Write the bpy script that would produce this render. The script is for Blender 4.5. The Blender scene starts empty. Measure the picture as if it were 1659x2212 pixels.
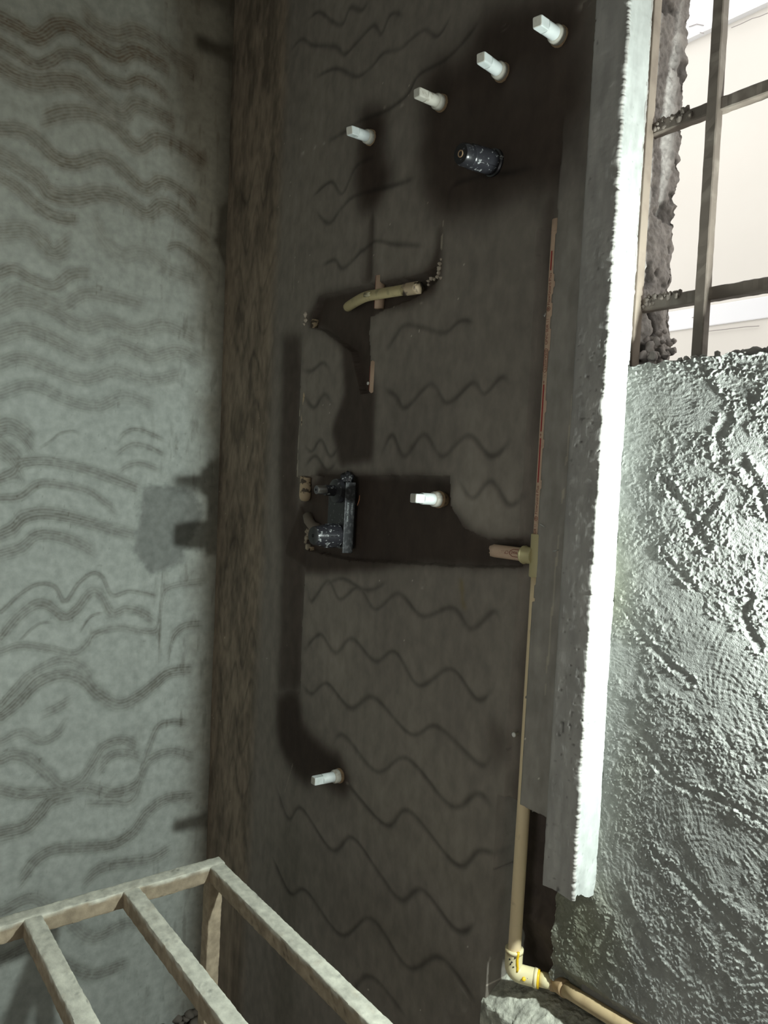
import bpy, bmesh, math, random
import numpy as np
from mathutils import Matrix, Vector, Quaternion

sc = bpy.context.scene
COL = sc.collection
random.seed(4)

# ------------------------------------------------------------------ camera
FPX = 1647.2
YAW, PIT, ROL = math.radians(52.1153), math.radians(-2.0565), math.radians(3.0201)
_f = Vector((-math.sin(YAW)*math.cos(PIT), math.cos(YAW)*math.cos(PIT), math.sin(PIT)))
_r0 = Vector((math.cos(YAW), math.sin(YAW), 0)); _u0 = _r0.cross(_f)
_r = _r0*math.cos(ROL) + _u0*math.sin(ROL)
_u = _u0*math.cos(ROL) - _r0*math.sin(ROL)
CAM = Vector((2.048, -0.98, 1.58))
cd = bpy.data.cameras.new('camera'); co = bpy.data.objects.new('camera', cd); COL.objects.link(co)
co.matrix_world = Matrix(((_r.x, _u.x, -_f.x, CAM.x), (_r.y, _u.y, -_f.y, CAM.y), (_r.z, _u.z, -_f.z, CAM.z), (0, 0, 0, 1)))
cd.sensor_fit = 'HORIZONTAL'; cd.sensor_width = 36.0; cd.lens = FPX/1659*36.0; cd.clip_start = 0.02
sc.camera = co

# ------------------------------------------------------------------ world, lamps, exposure
w = bpy.data.worlds.new('world'); sc.world = w; w.use_nodes = True
bg = w.node_tree.nodes['Background']; bg.inputs[0].default_value = (1.0, 0.985, 0.96, 1); bg.inputs[1].default_value = 2.1
LAMP = (1.86, -0.009, 1.56)                       # bare work light hanging against the rough wall, just outside the frame
ld = bpy.data.lights.new('work_light', 'POINT'); ld.energy = 58; ld.color = (0.90, 1.0, 0.955); ld.shadow_soft_size = 0.02
lo = bpy.data.objects.new('work_light', ld); COL.objects.link(lo); lo.location = LAMP
pd = bpy.data.lights.new('fill_portal', 'AREA'); pd.shape = 'RECTANGLE'; pd.size = 0.8; pd.size_y = 2.0  # unseen opening added behind the camera so sky light fills the room
po = bpy.data.objects.new('fill_portal', pd); COL.objects.link(po); po.location = (2.0, -2.42, 1.0)
po.rotation_euler = (math.radians(90), 0, math.radians(180)); pd.cycles.is_portal = True
sc.view_settings.view_transform = 'Standard'; sc.view_settings.look = 'None'
sc.view_settings.exposure = 0.0; sc.view_settings.gamma = 1.0; sc.view_settings.use_curve_mapping = False

# ------------------------------------------------------------------ helpers
def P(u, v, ax, val):
    """where the sight line of a photo pixel meets the real plane  coordinate[ax] = val"""
    d = _r*((u-829.5)/FPX) - _u*((v-1106)/FPX) + _f
    t = (val-CAM[ax])/d[ax]
    return CAM + d*t

RNG = np.random.RandomState(7)
TAB = RNG.rand(512, 512)
def vnoise(U, V, seed=0):
    U = U+seed*17.31; V = V+seed*9.73
    iu = np.floor(U).astype(int); iv = np.floor(V).astype(int)
    fu = U-iu; fv = V-iv
    fu = fu*fu*(3-2*fu); fv = fv*fv*(3-2*fv)
    a = TAB[iu % 512, iv % 512]; b = TAB[(iu+1) % 512, iv % 512]; c = TAB[iu % 512, (iv+1) % 512]; d = TAB[(iu+1) % 512, (iv+1) % 512]
    return (a*(1-fu)+b*fu)*(1-fv)+(c*(1-fu)+d*fu)*fv
def fbm(U, V, sc_, seed=0, o=4):
    r = 0; amp = 1; tot = 0
    for k in range(o):
        r = r+amp*vnoise(U*sc_, V*sc_, seed+k*3); tot += amp; amp *= .5; sc_ *= 2.03
    return r/tot
def blur(m, r):
    for _ in range(2):
        for ax in (0, 1):
            k = 2*r+1
            p = np.concatenate([np.repeat(np.take(m, [0], ax), r+1, ax), m, np.repeat(np.take(m, [-1], ax), r, ax)], ax)
            cs = np.cumsum(p, ax)
            n = m.shape[ax]
            m = (np.take(cs, range(k, k+n), ax)-np.take(cs, range(0, n), ax))/k
    return m
def inpoly(U, V, pts):
    m = np.zeros(U.shape, bool); n = len(pts)
    for i in range(n):
        x1, y1 = pts[i]; x2, y2 = pts[(i+1) % n]
        if y1 == y2: continue
        c = ((y1 > V) != (y2 > V)) & (U < (x2-x1)*(V-y1)/(y2-y1)+x1)
        m ^= c
    return m.astype(float)
def catmull(pts, n=10):
    pts = [np.array(p, float) for p in pts]; pts = [2*pts[0]-pts[1]]+pts+[2*pts[-1]-pts[-2]]
    out = []
    for i in range(1, len(pts)-2):
        a, b, c, d = pts[i-1:i+3]
        for k in range(n):
            t = k/n
            out.append(.5*((2*b)+(-a+c)*t+(2*a-5*b+4*c-d)*t*t+(-a+3*b-3*c+d)*t**3))
    out.append(pts[-2]); return np.array(out)

def tagged(o, label=None, cat=None, group=None, kind=None):
    if label: o['label'] = label
    if cat: o['category'] = cat
    if group: o['group'] = group
    if kind: o['kind'] = kind
    return o
def link(name, me, mat, parent=None, kind=None):
    if mat and not me.materials: me.materials.append(mat)
    o = bpy.data.objects.new(name, me); COL.objects.link(o)
    if parent: o.parent = parent
    if kind: o['kind'] = kind
    return o
def smooth(me):
    me.polygons.foreach_set('use_smooth', np.ones(len(me.polygons), bool))
def grid_mesh(name, XYZ, col=None, flip=False):
    """XYZ array (rows, cols, 3) -> mesh with an albedo attribute"""
    nr, nc, _ = XYZ.shape
    me = bpy.data.meshes.new(name)
    me.vertices.add(nr*nc); me.vertices.foreach_set('co', XYZ.reshape(-1).astype(np.float32))
    i = np.arange(nr*nc).reshape(nr, nc)
    q = np.stack([i[:-1, :-1], i[:-1, 1:], i[1:, 1:], i[1:, :-1]], -1).reshape(-1, 4)
    if flip: q = q[:, ::-1]
    n = len(q)
    me.loops.add(n*4); me.loops.foreach_set('vertex_index', q.reshape(-1).astype(np.int32))
    me.polygons.add(n); me.polygons.foreach_set('loop_start', (np.arange(n)*4).astype(np.int32))
    try: me.polygons.foreach_set('loop_total', np.full(n, 4, np.int32))
    except Exception: pass
    me.update(calc_edges=True)
    if col is not None:
        a = me.attributes.new('albedo', 'FLOAT_COLOR', 'POINT')
        a.data.foreach_set('color', np.concatenate([col.reshape(-1, 3), np.ones((nr*nc, 1))], 1).reshape(-1).astype(np.float32))
    smooth(me)
    return me
def bm_mesh(name, bm, sm=False):
    me = bpy.data.meshes.new(name); bmesh.ops.recalc_face_normals(bm, faces=bm.faces); bm.to_mesh(me); bm.free()
    if sm: smooth(me)
    return me
def add_box(bm, lo_, hi_, bev=0):
    r = bmesh.ops.create_cube(bm, size=1)
    for v in r['verts']:
        v.co = Vector([lo_[k]+(v.co[k]+.5)*(hi_[k]-lo_[k]) for k in range(3)])
    if bev: bmesh.ops.bevel(bm, geom=list({e for v in r['verts'] for e in v.link_edges}), offset=bev, segments=2, profile=.6, affect='EDGES')
def frame(ax):
    ax = Vector(ax).normalized(); t = Vector((0, 0, 1)) if abs(ax.z) < .9 else Vector((1, 0, 0))
    a = ax.cross(t).normalized(); b = ax.cross(a).normalized(); return a, b, ax
def add_lathe(bm, prof, org, ax, seg=28, cap=True, jit=0, rot=0, shape=None):
    """prof: (distance along axis, radius)"""
    a, b, c = frame(ax); org = Vector(org); rings = []
    for d, r in prof:
        ring = []
        for k in range(seg):
            t = 2*math.pi*k/seg+rot
            rr = r*(shape(t) if shape else 1)+(random.uniform(-jit, jit) if jit else 0)
            ring.append(bm.verts.new(org+c*d+a*(rr*math.cos(t))+b*(rr*math.sin(t))))
        rings.append(ring)
    for p, q in zip(rings[:-1], rings[1:]):
        for k in range(seg):
            bm.faces.new((p[k], p[(k+1) % seg], q[(k+1) % seg], q[k]))
    if cap:
        bm.faces.new(rings[0][::-1]); bm.faces.new(rings[-1])
def add_tube(bm, pts, rad, seg=20, jit=0, ragged=0):
    pts = [Vector(p) for p in pts]; rings = []
    a = None
    for i, p in enumerate(pts):
        t = (pts[min(i+1, len(pts)-1)]-pts[max(i-1, 0)]).normalized()
        if a is None: a = t.orthogonal().normalized()
        a = (a-t*a.dot(t)).normalized(); b = t.cross(a)
        r = rad[i] if isinstance(rad, (list, tuple)) else rad
        ring = []
        for k in range(seg):
            an = 2*math.pi*k/seg
            off = t*(random.uniform(-ragged, ragged)) if ragged and i in (0, len(pts)-1) else Vector((0, 0, 0))
            ring.append(bm.verts.new(p+(a*math.cos(an)+b*math.sin(an))*(r+random.uniform(-jit, jit))+off))
        rings.append(ring)
    for p, q in zip(rings[:-1], rings[1:]):
        for k in range(seg):
            bm.faces.new((p[k], p[(k+1) % seg], q[(k+1) % seg], q[k]))
    bm.faces.new(rings[0][::-1]); bm.faces.new(rings[-1])
def add_lump(bm, c, r, seed=0, sub=2, squash=1):
    res = bmesh.ops.create_icosphere(bm, subdivisions=sub, radius=1)
    rs = random.Random(seed); ph = [rs.uniform(0, 6) for _ in range(6)]
    for v in res['verts']:
        d = v.co.normalized()
        k = 1+.22*math.sin(3*d.x+ph[0])+.2*math.sin(4*d.y+ph[1])+.18*math.sin(5*d.z+ph[2])+.1*math.sin(9*d.x+7*d.y+ph[3])
        k += rs.uniform(-.12, .12); v.co = Vector(c)+Vector((d.x*r*k, d.y*r*k, d.z*r*k*squash))

# ------------------------------------------------------------------ materials
def nodes(name):
    m = bpy.data.materials.new(name); m.use_nodes = True
    nt = m.node_tree; b = nt.nodes['Principled BSDF']
    return m, nt, b
def mat_cement(name, base=None, var=.35, scale=60, bump=.25, bscale=260, rough=.9, spec=.25, bdist=.002, stretch=(1, 1, 1)):
    """cement plaster: albedo from the mesh attribute (or a base colour), mottled, with fine grain relief"""
    m, nt, b = nodes(name); N = nt.nodes; Lk = nt.links
    tc = N.new('ShaderNodeTexCoord'); mp = N.new('ShaderNodeMapping'); mp.inputs['Scale'].default_value = stretch
    Lk.new(tc.outputs['Object'], mp.inputs[0])
    n1 = N.new('ShaderNodeTexNoise'); n1.inputs['Scale'].default_value = scale; n1.inputs['Detail'].default_value = 5
    Lk.new(mp.outputs[0], n1.inputs['Vector'])
    mr = N.new('ShaderNodeMapRange'); mr.inputs[1].default_value = .3; mr.inputs[2].default_value = .7
    mr.inputs[3].default_value = 1-var; mr.inputs[4].default_value = 1+var
    Lk.new(n1.outputs[0], mr.inputs[0])
    mx = N.new('ShaderNodeMix'); mx.data_type = 'RGBA'; mx.blend_type = 'MULTIPLY'; mx.inputs[0].default_value = 1
    if base is None:
        at = N.new('ShaderNodeAttribute'); at.attribute_name = 'albedo'; Lk.new(at.outputs['Color'], mx.inputs[6])
    else: mx.inputs[6].default_value = (*base, 1)
    cb = N.new('ShaderNodeCombineColor')
    for k in range(3): Lk.new(mr.outputs[0], cb.inputs[k])
    Lk.new(cb.outputs[0], mx.inputs[7]); Lk.new(mx.outputs[2], b.inputs['Base Color'])
    n2 = N.new('ShaderNodeTexNoise'); n2.inputs['Scale'].default_value = bscale; n2.inputs['Detail'].default_value = 4
    Lk.new(mp.outputs[0], n2.inputs['Vector'])
    bp = N.new('ShaderNodeBump'); bp.inputs['Strength'].default_value = bump; bp.inputs['Distance'].default_value = bdist
    Lk.new(n2.outputs[0], bp.inputs['Height']); Lk.new(bp.outputs[0], b.inputs['Normal'])
    b.inputs['Roughness'].default_value = rough; b.inputs['Specular IOR Level'].default_value = spec
    return m
def mat_plain(name, c, rough=.5, dirt=None, dscale=90, dlo=.55, dhi=.68, spec=.4, metal=0, bump=0):
    """plain surface with dirt specks of its own"""
    m, nt, b = nodes(name); N = nt.nodes; Lk = nt.links
    b.inputs['Roughness'].default_value = rough; b.inputs['Specular IOR Level'].default_value = spec; b.inputs['Metallic'].default_value = metal
    if dirt is None:
        b.inputs['Base Color'].default_value = (*c, 1)
    else:
        tc = N.new('ShaderNodeTexCoord'); n = N.new('ShaderNodeTexNoise'); n.inputs['Scale'].default_value = dscale; n.inputs['Detail'].default_value = 6
        Lk.new(tc.outputs['Object'], n.inputs['Vector'])
        r = N.new('ShaderNodeValToRGB'); r.color_ramp.elements[0].position = dlo; r.color_ramp.elements[1].position = dhi
        r.color_ramp.elements[0].color = (*c, 1); r.color_ramp.elements[1].color = (*dirt, 1)
        Lk.new(n.outputs[0], r.inputs[0]); Lk.new(r.outputs[0], b.inputs['Base Color'])
        if bump:
            bp = N.new('ShaderNodeBump'); bp.inputs['Strength'].default_value = bump; bp.inputs['Distance'].default_value = .001
            Lk.new(n.outputs[0], bp.inputs['Height']); Lk.new(bp.outputs[0], b.inputs['Normal'])
    return m
M = dict(
    left=mat_cement('combed_plaster', var=.14, scale=45, bump=.2, bscale=220),
    back=mat_cement('damp_cement', var=.16, scale=40, bump=.22, bscale=200, rough=.75, spec=.3, stretch=(1, 1, .6)),
    rough=mat_cement('rough_mortar', var=.16, scale=70, bump=.75, bscale=560, bdist=.0013, rough=.95, spec=.08),
    strip=mat_cement('trowelled_cement', var=.14, scale=50, bump=.2, bscale=300, stretch=(1, 1, .35)),
    ledge=mat_cement('crumbly_mortar', base=(.44, .44, .375), var=.40, scale=55, bump=.7, bscale=160, bdist=.004),
    grey=mat_cement('bare_cement', base=(.26, .25, .23), var=.25, scale=8, bump=.3, bscale=80),
    floor=mat_cement('dusty_floor', base=(.16, .14, .12), var=.3, scale=9, bump=.4, bscale=90),
    crumb=mat_cement('jamb_crumb', base=(.33, .30, .28), var=.25, scale=60, bump=.7, bscale=240, bdist=.002),
    jamb=mat_cement('jamb_mortar', var=.22, scale=55, bump=.7, bscale=260, bdist=.002),
    dust=mat_cement('cement_dusted_bar', var=.22, scale=60, bump=.45, bscale=330, bdist=.0012, stretch=(1, 1, 1)),
    white=mat_plain('white_plastic', (.57, .605, .595), .5, (.46, .52, .49), 60, .55, .75),
    offwhite=mat_plain('dulled_plastic', (.50, .48, .42), .55, (.30, .26, .21), 70, .55, .7),
    brass=mat_plain('brown_socket', (.36, .25, .15), .6, (.14, .09, .06), 120, .5, .65),
    cream=mat_plain('cream_pipe', (.78, .63, .40), .42, (.35, .27, .17), 35, .62, .8),
    cream2=mat_plain('cream_fitting', (.76, .68, .42), .38, (.5, .38, .2), 40, .66, .8),
    tan=mat_plain('pinkish_pipe', (.60, .43, .31), .5, (.40, .28, .2), 60, .6, .8),
    dirty=mat_plain('cement_stained_pipe', (.52, .40, .26), .6, (.10, .075, .05), 75, .55, .60),
    olive=mat_plain('dusty_cream_pipe', (.50, .42, .23), .55, (.30, .26, .15), 38, .58, .72),
    glue=mat_plain('yellow_solvent', (.85, .55, .02), .35),
    print=mat_plain('red_brown_print', (.22, .045, .03), .6),
    stripe=mat_plain('red_stripe', (.36, .03, .03), .55),
    black=mat_plain('black_plastic', (.018, .018, .021), .28, (.16, .165, .17), 150, .62, .70, spec=.5, bump=.2),
    blacks=mat_plain('splashed_black_plastic', (.022, .022, .026), .25, (.30, .31, .31), 130, .60, .67, spec=.5, bump=.3),
    chrome=mat_plain('dull_metal', (.55, .55, .55), .3, metal=1.0),
    dark=mat_plain('dark_hole', (.006, .006, .006), .9),
    lettering=mat_plain('grey_lettering', (.42, .45, .45), .6),
    bar=mat_plain('grille_paint', (.14, .115, .095), .55, (.22, .19, .16), 30, .5, .7),
    beige=mat_plain('beige_frame_paint', (.27, .222, .178), .7, (.19, .15, .12), 25, .5, .75),
    ext=mat_cement('cream_exterior', base=(.655, .632, .585), var=.05, scale=1.2, bump=.1, bscale=60),
    extw=mat_cement('white_exterior', base=(.74, .75, .77), var=.03, scale=2, bump=.1, bscale=60),
    crack=mat_plain('hairline_crack', (.30, .28, .27), .9),
    ground=mat_cement('yard_ground', base=(.45, .42, .38), var=.2, scale=3, bump=.2, bscale=50),
    wire=mat_plain('bright_wire', (.8, .82, .82), .3, metal=.6),
    pin=mat_plain('pale_pin', (.75, .75, .72), .5),
)

# ================================================================== large structure
def wallpts(pts, ax=1, val=0.0):
    """pixels -> (u, v) on wall plane; u = x on the back wall, y on the left wall"""
    out = []
    for u, v in pts:
        p = P(u, v, ax, val); out.append((p.x if ax == 1 else p.y, p.z))
    return out

# ---- wall_left : combed plaster waves ---------------------------------------------------------
def frm(ox, oy, s, pts): return [(ox+a*s, oy+b*s) for a, b in pts]
k7 = .4219
STROKES = []   # pixel polyline, half width (pixels), strength
def S(ox, oy, pts, w_, st=1.0): STROKES.append((frm(ox, oy, k7, pts), w_*k7, st))
# top part
S(0, 0, [(0,60),(100,110),(200,160),(310,100),(400,110),(500,190),(620,260),(720,230),(840,290),(900,330)], 55, 1.3)
S(0, 0, [(0,180),(100,240),(200,310),(280,290),(350,250),(450,270),(560,370),(660,410),(740,380),(830,430),(900,500)], 42, 1.1)
S(0, 0, [(0,300),(120,370),(220,400),(330,390),(420,400),(540,490),(640,560),(720,520),(820,560),(930,620)], 62, 1.1)
S(0, 0, [(430,20),(520,110),(620,150),(720,130),(820,180),(920,260),(1050,340)], 60)
S(0, 0, [(220,600),(350,560),(500,560),(620,640),(720,740),(830,690),(960,740),(1080,830)], 52)
S(0, 0, [(0,640),(120,650),(200,700),(300,790),(400,820),(550,790),(650,860),(760,950),(850,920),(960,980),(1040,1080)], 50)
S(0, 0, [(0,780),(100,830),(200,900),(280,980),(400,1000),(520,980),(640,1000),(760,1080),(860,1040),(1000,1120)], 60)
S(0, 0, [(0,890),(100,950),(200,1040),(300,1100),(420,1120)], 45)
S(0, 0, [(0,1170),(150,1170),(230,1240),(290,1290),(380,1240)], 60, .9)
S(0, 0, [(800,1090),(860,1050),(950,1110),(1050,1190),(1100,1240)], 40)
S(0, 0, [(860,1260),(940,1250),(1050,1330),(1110,1400)], 30)
S(0, 0, [(0,1390),(80,1370),(180,1430),(280,1460),(380,1400),(480,1390)], 40)
S(0, 0, [(0,1540),(100,1480),(220,1520),(330,1560),(450,1500),(600,1520),(760,1560)], 45, .8)
S(0, 0, [(480,1120),(560,1240),(640,1300),(760,1290),(900,1380),(1040,1420)], 55, .6)
# middle
S(0, 640, [(0,60),(120,20),(260,60),(420,150),(560,130),(700,180),(860,150),(1020,220)], 50, .8)
S(0, 640, [(0,200),(140,170),(300,230),(460,290),(620,250),(780,310),(920,280),(1050,330)], 55, .8)
S(0, 640, [(0,350),(120,320),(280,380),(440,420),(600,380),(760,430),(930,400)], 45, .8)
S(0, 640, [(0,500),(160,460),(320,520),(500,560),(640,510),(800,560)], 45, .8)
S(0, 900, [(0,60),(60,50),(130,90),(190,160)], 60)
S(0, 900, [(0,150),(60,200),(100,250),(130,300)], 60)
S(0, 900, [(200,160),(260,120),(310,80),(380,70),(420,90)], 10)
S(0, 900, [(600,130),(650,80),(720,65),(850,120)], 18)
S(0, 900, [(590,200),(660,150),(730,145),(850,190)], 22)
S(0, 900, [(600,290),(660,250),(730,240),(820,270)], 24)
S(0, 900, [(0,320),(70,290),(120,240),(250,230),(400,260),(560,310),(720,370)], 38, 1.1)
S(0, 900, [(0,420),(100,410),(200,350),(300,350),(450,380),(540,440),(600,490)], 26, 1.1)
S(0, 900, [(0,600),(60,570),(130,510),(240,490),(400,520),(560,570),(700,605)], 42, 1.1)
S(0, 900, [(0,700),(100,670),(180,610),(250,600),(340,620),(430,660),(490,700)], 40)
S(0, 900, [(0,990),(70,930),(150,870),(220,850),(280,870),(330,940),(400,850),(470,800),(520,820),(570,910),(650,890),(730,900),(800,920)], 16, 1.2)
S(0, 900, [(0,1120),(80,1030),(170,960),(240,960),(320,1020),(380,990),(460,900),(510,910),(570,1000),(640,980),(720,1000),(790,1050)], 34, 1.2)
S(0, 900, [(80,1160),(190,1060),(270,1050)], 10)
S(0, 900, [(400,1100),(460,1020),(530,1000)], 10)
S(0, 900, [(0,1200),(100,1170),(250,1190),(370,1210),(440,1160),(480,1110),(600,1080),(760,1100),(805,1060),(825,930),(870,870),(1050,840)], 26)
S(0, 900, [(850,1200),(880,1120),(940,1070),(1030,1060)], 32, 1.1)
# lower
S(0, 1400, [(0,280),(80,200),(160,130),(300,60),(400,80),(480,170)], 30, 1.1)
S(0, 1400, [(0,340),(100,260),(200,170),(320,130),(420,160),(500,230),(600,280),(700,240),(780,180),(860,120),(980,110)], 42, 1.3)
S(0, 1400, [(200,340),(280,300),(360,250)], 34)
S(0, 1400, [(0,470),(100,430),(200,470),(270,440),(340,360)], 30)
S(0, 1400, [(0,560),(60,540),(140,560),(230,630),(310,690),(400,660),(460,580),(520,490),(620,460),(700,500)], 40, 1.2)
S(0, 1400, [(480,620),(560,540),(640,530),(720,560)], 40)
S(0, 1400, [(0,710),(120,730),(280,720),(420,700),(560,730),(680,690),(720,620),(760,560),(860,520),(980,540)], 42, 1.2)
S(0, 1400, [(0,930),(120,900),(200,820),(260,760),(380,730)], 52, 1.2)
S(0, 1400, [(420,780),(560,770),(680,740),(780,420),(860,370),(960,380)], 26)
S(0, 1400, [(80,1180),(180,1060),(280,1010),(400,1000),(560,990),(660,930),(740,830),(840,760),(980,740)], 42, 1.3)
S(0, 1400, [(400,1190),(500,1110),(640,1080),(760,1060),(860,1000)], 42)
S(0, 1400, [(0,1320),(160,1260),(300,1350),(460,1450),(640,1380),(800,1420)], 45)
S(0, 1400, [(0,1560),(160,1500),(300,1580),(460,1640),(640,1580)], 45)

def lean(z): return -.028*(z-1.5)
ys = np.concatenate([np.linspace(-2.45, -.70, 24), np.arange(-.69, .0601, .0028)])
zs = np.arange(0, 3.11, .0028)
Y, Z = np.meshgrid(ys, zs)
h = (fbm(Y, Z, 6, 1)-.5)*.004 + (fbm(Y, Z, 40, 5)-.5)*.0008
base = np.ones(Y.shape+(3,))*np.array([.445, .475, .44])
dark = np.zeros(Y.shape)
for px, hw, st in STROKES:
    c = catmull(wallpts(px, 0, 0.0), 8)
    c = c[np.argsort(c[:, 0])]
    u0, u1 = c[0, 0], c[-1, 0]
    ci = np.where((ys >= u0-.01) & (ys <= u1+.01))[0]
    if not len(ci): continue
    fz = np.interp(ys[ci], c[:, 0], c[:, 1]); sl = np.gradient(fz, ys[ci]); cs = 1/np.sqrt(1+np.clip(sl, -9, 9)**2)
    hm = hw*.00125
    wob = (vnoise(Y[:, ci]*9, Z[:, ci]*9, 11)-.5)*.006
    d = (Z[:, ci]-fz[None])*cs[None]+wob
    win = np.clip(1.25-np.abs(d)/hm, 0, 1)
    win = win*win*(3-2*win)
    ends = np.clip((ys[ci]-u0)/.02+.2, 0, 1)*np.clip((u1-ys[ci])/.02+.2, 0, 1)
    if px[0][0] < 3: ends = np.clip((u1-ys[ci])/.02+.2, 0, 1)
    pit = .0072
    ln = .5+.5*np.cos(d*2*math.pi/pit+5*vnoise(Y[:, ci]*7, Z[:, ci]*40, 4)+4*vnoise(Y[:, ci]*2, d*90, 6))
    val = win*ends[None]*st*(.54+.40*ln*(.5+.9*vnoise(Y[:, ci]*14, d*260, 9)))*(.70+.55*vnoise(Y[:, ci]*120, Z[:, ci]*170, 8))*(.75+.5*vnoise(Y[:, ci]*11, Z[:, ci]*11, 3))
    dark[:, ci] = np.maximum(dark[:, ci], val)
h -= dark*.0011
streak = np.clip((fbm(Y*6, Z*1.2, 12, 21)-.62)*6, 0, 1)*np.clip((Y+.30)/.2, 0, 1)   # damp flecks towards the corner
speck = np.clip((vnoise(Y*170, Z*90, 31)-.90)*9, 0, 1)*np.clip((vnoise(Y*12, Z*12, 33)-.35)*3, 0, 1)
h -= speck*.0012
dk = np.clip(dark, 0, 1.3)*(.50+.06*np.clip((Z-1.9)/.4, 0, 1))+speck*.35+streak*.30
top = np.clip((Z-1.75)/.95, 0, 1)[..., None]                   # lamp falloff up the wall painted in: darker, browner
base = base*(1-top*.48)*(1-top*np.array([-.04, .06, .15]))
damp = np.clip((Y+.115+.06*(fbm(Y, Z, 9, 40)-.5)+np.clip((Z-1.6)/1.1, 0, 1)*-.01+.14*np.clip((Z-1.9)/.8, 0, 1))/.10, 0, 1)[..., None]  # corner damp, plus lamp shadow along the corner put into the colour
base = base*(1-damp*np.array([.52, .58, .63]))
patch = blur(inpoly(Y, Z, wallpts([(308,1055),(330,1048),(400,1052),(425,1075),(440,1110),(400,1190),(385,1222),(352,1230),(322,1240),(305,1215),(290,1195),(292,1160),(302,1120)], 0)), 2)[..., None]
patch = np.clip(patch+(fbm(Y, Z, 90, 50)[..., None]-.5)*.9*(patch > .02)*(patch < .98), 0, 1)
base = base*(1-patch*.52)+patch*np.array([.03, .03, .028])
dk = dk*(1-patch[..., 0])
base = base*(1-dk[..., None]*(np.array([.84, .88, .92])+top*np.array([-.06, .04, .10])))
base *= (.90+.2*fbm(Y, Z, 5, 60))[..., None]
X = lean(Z)+h
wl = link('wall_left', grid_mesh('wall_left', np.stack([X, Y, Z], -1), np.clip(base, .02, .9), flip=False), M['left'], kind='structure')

# ---- wall_back : damp cement with grooves, chases and a cast core ------------------------------
xs = np.concatenate([np.arange(-.075, 1.2791, .0026)])
zb = np.concatenate([np.linspace(0, .50, 12), np.arange(.51, 2.98, .0028), [3.05, 3.11]])
X, Z = np.meshgrid(xs, zb)
dep = (fbm(X, Z, 5, 3)-.5)*.005+(fbm(X, Z, 30, 6)-.5)*.0012          # + goes into the wall
col = np.ones(X.shape+(3,))*np.array([.228, .202, .172])
col *= (.80+.4*fbm(X, Z*.6, 5, 70))[..., None]
band = np.clip((.305+.02*(fbm(X, Z, 6, 9)-.5)-X)/.05, 0, 1)
grain = .6*fbm(X*2.6, Z*.8, 12, 80, 3)+.4*fbm(X*4, Z*1.5, 24, 81, 3)
bandcol = np.array([.235, .188, .140])*(.58+.72*np.clip((grain-.30)/.40, 0, 1))[..., None]
col = col*(1-band[..., None])+bandcol*band[..., None]
dep += band*(grain-.5)*.002
# comb grooves
def gpx(ox, oy, s, pts): return frm(ox, oy, s, pts)
GR = []
c5 = lambda p: gpx(600, 1240, .3617, p); c6 = lambda p: gpx(600, 0, .4219, p); c4 = lambda p: gpx(600, 500, .2532, p)
GR += [c5([(170,60),(200,160),(300,40),(370,150),(480,80),(580,210),(720,115),(860,250),(1040,200),(1150,325),(1290,220),(1340,310)]),
       c5([(150,460),(250,360),(340,470),(440,385),(580,520),(700,465),(840,665),(1030,565),(1190,750),(1310,660)]),
       c5([(140,660),(200,715),(290,655),(430,800),(570,735),(790,955),(950,910),(1200,1135),(1290,1080)]),
       c5([(320,1020),(390,965),(590,1180),(770,1100),(1030,1385),(1190,1310),(1290,1400)]),
       c5([(400,1240),(640,1500),(780,1415),(1060,1735),(1200,1655),(1330,1680)]),
       c5([(-20,1250),(60,1460),(140,1400),(320,1650),(440,1575),(600,1790),(730,1950),(860,1890),(1060,2130),(1200,2080)]),
       [(585,1850),(625,1930),(660,1925),(735,2020),(800,1985),(880,2090),(950,2070),(1030,2170)],
       [(575,1990),(620,2060),(660,2040),(740,2140),(800,2110),(880,2200)],
       c6([(150,100),(210,60),(280,110),(330,120),(370,40),(430,50),(480,-10)]),
       c6([(60,260),(120,200),(180,230),(290,235),(340,275),(400,220),(490,130),(530,170),(580,70),(660,80)]),
       c6([(190,390),(300,350),(400,390),(470,350),(540,270),(620,250),(680,200),(750,150),(820,180),(900,60)]),
       c6([(250,730),(330,680),(420,620),(560,560),(660,480),(720,380),(860,300),(960,200),(1050,80)]),
       c6([(170,1010),(270,930),(330,990),(400,850),(500,800)]),
       c6([(190,1080),(260,1140),(330,1060),(400,1000),(620,940),(720,900)]),
       c6([(220,1360),(290,1330),(340,1370),(480,1240),(600,1250),(760,1260)]),
       c6([(860,1060),(900,950),(1030,900),(1180,880),(1330,850)]),
       c4([(900,1340),(1000,1400),(1090,1500),(1300,1300),(1440,1460),(1659,1290),(1760,1380),(1900,1240),(2000,1300)]),
       c4([(900,1040),(1000,900),(1080,800),(1230,815),(1420,860),(1560,760),(1700,780)]),
       c4([(200,1380),(300,1500),(390,1390),(470,1470)]),
       c4([(200,1180),(280,1190),(380,1120),(460,1190)]),
       [(655,960),(672,975),(692,950),(712,985),(735,962)],
       [(818,990),(845,940),(872,985),(915,938),(955,985),(1010,940),(1060,985),(1110,945)],
       [(655,1010),(680,985),(705,1015),(730,995)],
       [(985,1030),(1020,1075),(1060,1040),(1100,1090),(1140,1060)],
       [(700,1265),(740,1250),(790,1275),(840,1255)]]
zg = Z[:, 0]
groove = np.zeros(X.shape)
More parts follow.
